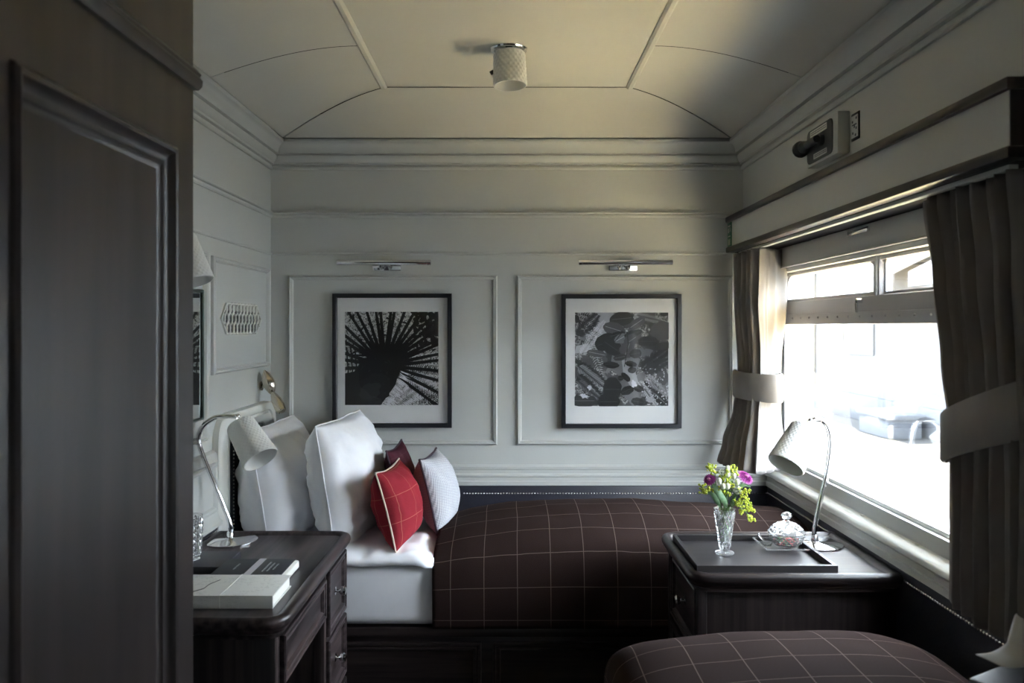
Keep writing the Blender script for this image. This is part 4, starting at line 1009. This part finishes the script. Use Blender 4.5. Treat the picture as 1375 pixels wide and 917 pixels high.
def palm(A):
    rg = random.Random(12)
    # dappled background leaflets
    for k in range(170): 
        u, v = rg.random(), .45+.55*rg.random(); a = rg.uniform(-.8, 2.2); l = rg.uniform(.03, .09); A.blade((u, v), (u+l*math.cos(a), v+l*math.sin(a)), rg.uniform(.004, .011), rg.choice((0, 0, 1, 5, 6, 6)), .01)
    for k in range(70):
        u, v = .72+.3*rg.random(), .62+.38*rg.random(); A.blob((u, v), rg.uniform(.015, .05), rg.choice((0, 1, 1)), .6, rg.uniform(0, 3), .3, k)
    for (a, b, n, l, m) in (((.45, .0), (1.0, .22), 26, .11, 6), ((.38, .02), (.75, .28), 22, .09, 6), ((.6, .25), (1.05, .02), 20, .09, 6), ((.75, -.02), (1.05, .1), 14, .08, 0)): frond(A, a, b, n, l, m, .005, rg)
    frond(A, (.5, .0), (.80, .20), 18, .075, 0, .003, rg); frond(A, (.55, .36), (1.02, .08), 22, .10, 1, .0045, rg); frond(A, (.62, .42), (1.05, .36), 18, .06, 0, .004, rg, 0, 1.2); frond(A, (.7, .30), (1.05, .27), 16, .07, 6, .0035, rg)
    hub = (.42, .42)
    for k, dg in enumerate((-38, -27, -15, -4, 5, 13, 22, 29, 36, 42, 49, 55, 62, 69, 77, 85, 92, 99, 108, 116, 125, 133, 142, 150, 163, 172, 186)):
        a = math.radians(dg+rg.uniform(-2, 2)); L_ = rg.uniform(.75, .95); bd = rg.uniform(-.04, .04)
        pts = [(hub[0]+.11*math.cos(a)+(L_*f)*math.cos(a)-bd*f*f*math.sin(a), hub[1]+.11*math.sin(a)+L_*f*math.sin(a)+bd*f*f*math.cos(a)) for f in [i/8 for i in range(9)]]
        A.stroke(pts, .021, .010, 0)
        if dg > 20: frond(A, pts[5], pts[8], 6, .05, rg.choice((0, 1, 0)), .005, rg, 0, .8)
        elif dg < 6: frond(A, pts[3], pts[8], 14, .05, 0, .004, rg, 0, 1.1)
    for k in range(34): f = k/33; u, v = .40+.22*f**.6, -.01+.36*f; A.blade((u-.03, v+.02), (u+rg.uniform(.04, .10), v-rg.uniform(.0, .08)), .005, rg.choice((5, 6, 6)))
    A.blob((.41, .42), .19, 0, .85, .2, .06, 3); A.poly([(0, 0), (.38, 0), (.44, .08), (.54, .22), (.60, .45), (.42, .56), (.2, .5), (.1, .36), (0, .34)], 0)
    A.blob((.30, .16), .21, 1, .75, .5, .10, 5); A.blob((.27, .15), .12, 2, .7, .6, .18, 6)
    for k in range(40): u, v = rg.uniform(.05, .5), rg.uniform(.02, .5); A.blade((u, v), (u+rg.uniform(-.05, .05), v+rg.uniform(-.01, .03)), .003, rg.choice((1, 2, 2)))
    for u in (.02, .065, .11): A.stroke([(u, .62), (u+.02, .35)], .009, .007, 0)
    for v in (.53, .47): A.stroke([(-.01, v+.01), (.26, v)], .007, .012, 0)
def leaves(A):
    rg = random.Random(5)
    for k in range(120): u, v = rg.random(), rg.random(); A.blob((u, v), rg.uniform(.03, .09), rg.choice((2, 3, 3, 4)), .6, rg.uniform(0, 3), .2, k)
    A.poly([(.22, 1), (.42, 1), (.36, .8), (.30, .62), (.34, .55), (.2, .58), (0, .56), (.02, .64), (.2, .68), (.23, .8)], 5)
    A.poly([(.40, .55), (.62, .55), (.7, .5), (.64, .32), (.74, .12), (.62, .0), (.46, .18), (.50, .3), (.38, .4)], 4); A.poly([(.5, .5), (.62, .46), (.68, .25), (.60, .2), (.52, .34)], 5)
    for k in range(10): frond(A, (.0+.02*k, 1-.04*k), (.30, .92-.07*k), 12, .05, rg.choice((2, 6, 5, 5)), .0045, rg)
    for (a, b, n, l, m, w) in (((.0, .72), (.26, .98), 22, .10, 2, .006), ((.04, .5), (.33, .92), 26, .08, 6, .0035), ((0, .48), (.36, .2), 26, .09, 1, .008), ((0, .46), (.36, .16), 30, .075, 5, .0028), ((0, .36), (.30, .08), 24, .08, 1, .007), ((0, .3), (.34, .02), 26, .06, 4, .0028),
                               ((.66, .36), (1.02, .62), 26, .09, 1, .007), ((.7, .34), (1.02, .5), 24, .08, 2, .007), ((.68, .28), (.98, .02), 26, .09, 1, .008), ((.72, .36), (1.0, .1), 26, .06, 5, .003), ((.62, .96), (1.0, .84), 22, .07, 2, .006), ((.60, .98), (.95, .9), 20, .05, 5, .003), ((.66, .3), (.88, .0), 24, .05, 6, .003)): frond(A, a, b, n, l, m, w, rg)
    A.blob((.93, .80), .13, 3, .8, .2, .1, 77); A.blob((.9, .64), .14, 2, .3, .1, .15, 78)
    for (u, v, r, sq, rot, m) in ((.50, .93, .13, .55, .1, 2), (.42, .82, .12, .6, -.3, 3), (.33, .68, .12, .75, .4, 1), (.40, .63, .12, .7, -.6, 1), (.45, .76, .09, .35, .25, 1), (.49, .72, .075, .6, .5, 4), (.62, .77, .10, .35, .3, 1), (.78, .69, .11, .5, .0, 1), (.60, .70, .08, .8, .6, 3), (.66, .88, .1, .5, .6, 3),
                                  (.56, .60, .09, .9, 1.2, 3), (.65, .56, .065, .75, .2, 1), (.48, .52, .07, .5, .2, 2), (.39, .44, .085, .42, -.1, 0), (.60, .45, .062, .5, -.2, 0), (.61, .385, .045, .75, .1, 0), (.545, .31, .062, .5, -.8, 0), (.49, .30, .03, .9, 0, 1), (.56, .17, .075, .6, .4, 1), (.68, .19, .06, .6, -.3, 1), (.67, .05, .07, .6, -.2, 1), (.4, .18, .1, 1.3, 0, 1), (.36, .05, .12, .8, 0, 1), (.10, .06, .14, .5, 0, 2), (.24, .56, .11, .35, -.2, 3)):
        A.blob((u, v), r, m, sq, rot, .07, int(u*900+v*70)); 
        A.stroke([(u-r*.8*math.cos(rot), v-r*.8*math.sin(rot)), (u+r*.8*math.cos(rot), v+r*.8*math.sin(rot))], .002, .002, min(6, m+2))
    A.stroke([(.56, .78), (.57, .66), (.55, .55), (.53, .42)], .005, .004, 1); A.stroke([(.5, .78), (.44, .70), (.40, .66)], .004, .003, 0)
    for k in range(60): u, v = rg.uniform(.70, 1), rg.uniform(0, .42); a = rg.uniform(0, 3); A.blade((u, v), (u+.02*math.cos(a), v+.02*math.sin(a)), .0055, rg.choice((5, 6, 6)))
    A.blob((.63, .24), .03, 6, 1.2, .3, .3, 4); A.blob((.10, .11), .05, 6, .45, -.2, .4, 8); A.blob((.16, .20), .025, 6, 1, 0, .4, 9); A.blob((.8, .07), .04, 5, .7, 0, .3, 10)
picture('framed black and white palm trunk print, left of the two pictures', *[f for f in (pw(446, 0, 3.618).x, pw(606.5, 0, 3.618).x, pw(0, 574.5, 3.618).z, pw(0, 394, 3.618).z)],
        (pw(463.3, 0, 3.64).x, pw(588.8, 0, 3.64).x, pw(0, 543.8, 3.64).z, pw(0, 418.6, 3.64).z), palm, bgmat('palm_ground', [(.36, .04), (.44, .22), (.52, .55), (.62, .75)], 70, 2.5))
picture('framed black and white broad leaf print, right picture beside the curtain', *[f for f in (pw(754, 0, 3.618).x, pw(915.5, 0, 3.618).x, pw(0, 575, 3.618).z, pw(0, 395, 3.618).z)],
        (pw(772, 0, 3.64).x, pw(897.3, 0, 3.64).x, pw(0, 545, 3.64).z, pw(0, 419.6, 3.64).z), leaves, bgmat('leaf_ground', [(.36, .03), (.5, .16), (.64, .6)], 50, 2))

# ------------------------------------------------------------------ ceiling spotlight
cx_, cy_, cz_ = -.002, 2.735, ZC1+.004
t = thing('ceiling_spotlight', 'white quilted cylinder spotlight hanging from the ceiling', 'lamp', (cx_, cy_, 2.30))
bm = bmesh.new(); lathe(bm, [(.062, 0), (.063, -.004), (.060, -.008), (.050, -.009), (.048, -.003), (.02, -.002)], (cx_, cy_, cz_-.001), (0, 0, 1), 40); link('ceiling_ring', bm, M_CHROME, t)
bm = bmesh.new(); tube(bm, [(cx_, cy_, cz_-.003), (cx_+.002, cy_, cz_-.03)], .012, 12); link('swivel', bm, M_BLACK, t)
bm = bmesh.new(); shade(bm, (cx_+.001, cy_, cz_-.016), (.035, -.06, -1), .052, .055, .112, cell=20); link('lamp_shade', bm, M_SHADE, t, 30)
bm = bmesh.new(); lathe(bm, [(.01, .03), (.03, .05), (.034, .062), (.02, .066)], (cx_+.001, cy_, cz_-.016), (.035, -.06, -1), 20); link('bulb', bm, M_SHADE, t)
bm = bmesh.new(); tube(bm, [(cx_-.048, cy_+.02, cz_-.07), (cx_-.062, cy_+.02, cz_-.078)], .007, 10); link('knob', bm, M_DGREY, t)

# ------------------------------------------------------------------ emergency handle, socket, sign on the right wall
hx, y0, y1, z0, z1 = 1.002, 2.50, 2.76, 2.03, 2.158
t = thing('handle_box', 'grey box with a black pull handle high on the right wall', 'alarm handle', (XU, 2.63, z0))
link('box_body', B(hx, XU-.001, y0, y1, z0, z1, .002), M_WALL, t)
bm = bmesh.new(); plate(bm, y0+.035, y1-.012, z0+.008, z1-.010, (.02,)*4, [(0, 0), (0, .003), (.001, .004)], 5)
bmesh.ops.transform(bm, matrix=Matrix(((0, 0, -1, hx), (1, 0, 0, 0), (0, 1, 0, 0), (0, 0, 0, 1))), verts=bm.verts[:]); pl = link('face_plate', bm, M_DGREY, t)
bm = bmesh.new(); hz = (z0+z1)/2
lathe(bm, [(.018, 0), (.018, .012), (.012, .016), (.012, .03)], (hx-.004, 2.61, hz), (-1, 0, 0), 18)
tube(bm, smooth_path([(hx-.028, 2.595, hz), (hx-.030, 2.64, hz-.002), (hx-.034, 2.70, hz-.006), (hx-.040, 2.735, hz-.012)], 5), [.012]*4+[.013]*5+[.020]*2+[.027]*3+[.024]+[.012], 14); link('pull_handle', bm, M_BLACK, t)
def label_strip(par, yA, yB, zA, zB):
    l = link('label_strip', B(hx-.0052, hx-.0042, yA, yB, zA, zB), M_LABEL, par); bm = bmesh.new(); rg = random.Random(int(zA*1000)); y = yA+.006
    while y < yB-.008:
        w_ = rg.uniform(.003, .007)
        for zz in (zA+.35*(zB-zA), zA+.68*(zB-zA)): box(bm, hx-.0055, hx-.0051, y, y+w_, zz-.0016, zz+.0016)
        y += w_+.003
    link('lettering', bm, M_INK, l, 0)
label_strip(pl, 2.575, 2.715, z1-.036, z1-.016); label_strip(pl, 2.575, 2.685, z0+.016, z0+.033)
t = thing('socket_plate', 'small black and white socket plate on the right wall beside the handle box', 'socket', (XU, 2.455, 2.06))
link('back_plate', B(XU-.004, XU-.0005, 2.428, 2.483, 2.058, 2.140, .001), M_BLACK, t)
bm = bmesh.new(); box(bm, XU-.006, XU-.0038, 2.433, 2.478, 2.066, 2.132, .001); link('front_plate', bm, M_LABEL, t)
bm = bmesh.new()
for a, b in ((2.442, 2.122), (2.468, 2.114), (2.455, 2.098), (2.442, 2.092), (2.466, 2.080), (2.447, 2.072)): box(bm, XU-.0066, XU-.0058, a-.004, a+.004, b-.0035, b+.0035)
box(bm, XU-.0066, XU-.0058, 2.440, 2.470, 2.102, 2.106); link('markings', bm, M_INK, t, 0)
t = thing('exit_sign', 'narrow green and white vertical sign at the far end of the pelmet', 'sign', (XP, 3.6, 1.85))
link('sign_plate', B(XP-.003, XP-.0003, 3.582, 3.644, 1.852, 1.957, .0008), M_GREEN, t)
bm = bmesh.new(); xx0, xx1 = XP-.0036, XP-.0029
for a, b, c_, d in ((3.592, 3.634, 1.938, 1.944), (3.598, 3.604, 1.915, 1.935), (3.618, 3.632, 1.912, 1.932), (3.594, 3.634, 1.894, 1.898), (3.600, 3.606, 1.858, 1.885), (3.612, 3.618, 1.858, 1.882), (3.624, 3.630, 1.858, 1.886)): box(bm, xx0, xx1, a, b, c_, d)
link('lettering', bm, M_LABEL, t, 0)

# ------------------------------------------------------------------ outside
M_GROUND = mat('platform_paving', (.0135, .0135, .0135), .95); add_noise_colour(M_GROUND, (.0120, .0120, .0122), (.0150, .0150, .0148), (1.2, 1.2, 1.2), 6, .3, .7, .05)
M_BUILD = paint('station_render', (.062, .063, .066), .9); M_PLINTH = mat('plinth_grey', (.044, .047, .054), .8); M_GLASSD = mat('far_window', (.035, .038, .045), .3); M_POST = mat('post_grey', (.032, .034, .038), .5)
M_AWN = mat('awning_grey', (.040, .042, .048), .7); M_CRATE = mat('case_blue_grey', (.050, .055, .064), .9)
ZG = -.15; XS = 6.2
struct('ground', B(1.33, 40, -30, 70, ZG-.2, ZG), M_GROUND)
M_BOUNCE = paint('bounce_strip_cream', (.82, .66, .38), .9)  # unseen cream strip, added to bounce warm sunlight onto the ceiling
struct('bounce_strip', B(1.45, 2.9, -30, 70, ZG, ZG+.012), M_BOUNCE)
t = thing('station_building', 'long low building across the platform outside the window', 'building', (XS+2, 18, ZG))
link('facade', B(XS, XS+4, 9.8, 60, ZG, 2.62), M_BUILD, t)
link('plinth', B(XS-.08, XS, 9.8, 60, ZG, ZG+.45, .02), M_PLINTH, t)
for y in (13.9, 15.2, 19., 24.):
    w = link('window', B(XS-.03, XS, y, y+1.1, 1.0, 2.5), M_BUILD, t); link('pane', B(XS-.04, XS-.03, y+.1, y+1.0, 1.1, 2.4), M_GLASSD, w)
for y in (16.6, 17.1): 
    bm = bmesh.new(); tube(bm, [(XS-.06, y, ZG), (XS-.06, y, 2.6)], .055, 10); link('downpipe', bm, M_POST, t)
t = thing('bounce_annex', 'unseen white building section added outside to light the room', 'building', (XS+2, 0, ZG))  # out of view, added to bounce daylight through the window
link('facade', B(XS, XS+4, -20, 9.7, ZG, 2.5), paint('bounce_white', (.40, .405, .41), .9), t); link('roof_edge', B(XS-.15, XS+4, -20, 9.7, 2.5, 2.62, .02), M_AWN, t)
for lab, ya, yb, za in (('grey awning on the building seen in the long upper pane', 12.0, 14.2, 2.05), ('grey awning on the building seen in the near upper pane', 10.3, 11.3, 2.05)):
    bm = bmesh.new(); rows = [[V((XS, y, za+.55)), V((XS-.7, y, za+.2)), V((XS-.7, y, za)), V((XS-.66, y, za)), V((XS-.66, y, za+.18)), V((XS, y, za+.50))] for y in (ya, yb)]; loops(bm, rows, True, True, True)
    one('shop_awning', bm, M_AWN, lab, 'awning', 'awnings across the platform')
bm = bmesh.new(); box(bm, 5.5, 6.0, 11.9, 12.9, ZG, ZG+.32, .03); box(bm, 5.46, 6.04, 11.86, 12.94, ZG+.28, ZG+.36, .02); one('luggage_case', bm, M_CRATE, 'blue grey case standing on the platform outside', 'case')

# ------------------------------------------------------------------ light
W = bpy.data.worlds.new('sky'); bpy.context.scene.world = W; W.use_nodes = True
bg = W.node_tree.nodes['Background']; bg.inputs['Color'].default_value = (.78, .89, 1.0, 1); bg.inputs['Strength'].default_value = 15
sl = bpy.data.lights.new('sun', 'SUN'); sl.energy = 85; sl.angle = .02; sl.color = (1, .90, .66)
so = bpy.data.objects.new('sun', sl); COL.objects.link(so); so.rotation_euler = V((.03, .42, -.90)).to_track_quat('-Z', 'Y').to_euler()
pl_ = bpy.data.lights.new('window_portal', 'AREA'); pl_.shape = 'RECTANGLE'; pl_.size = 1.82; pl_.size_y = .82; pl_.cycles.is_portal = True
po = bpy.data.objects.new('window_portal', pl_); COL.objects.link(po); po.location = (1.24, 2.62, 1.32); po.rotation_euler = V((-1, 0, 0)).to_track_quat('-Z', 'Z').to_euler()
p2 = bpy.data.objects.new('window_portal', pl_); COL.objects.link(p2); p2.location = (1.24, (NY0+NY1)/2, 1.32); p2.rotation_euler = po.rotation_euler

# ------------------------------------------------------------------ camera
cam = bpy.data.cameras.new('camera'); co = bpy.data.objects.new('camera', cam); COL.objects.link(co)
co.location = (0, 0, 1.5); co.rotation_euler = (PI/2, 0, 0)
cam.sensor_width = 36; cam.lens = 1100/1375*36; cam.shift_x = 3.5/1375; cam.shift_y = -20.5/1375; cam.clip_start = .05
cam.dof.use_dof = True; cam.dof.focus_distance = 3.0; cam.dof.aperture_fstop = 4.0
sc = bpy.context.scene; sc.camera = co
sc.view_settings.view_transform = 'Standard'; sc.view_settings.look = 'None'; sc.view_settings.gamma = 1; sc.view_settings.use_curve_mapping = False
sc.view_settings.exposure = 1.45
sc.cycles.max_bounces = 14; sc.cycles.diffuse_bounces = 8; sc.cycles.transmission_bounces = 14; sc.cycles.transparent_max_bounces = 16; sc.cycles.caustics_refractive = True
sc.cycles.sample_clamp_indirect = 6
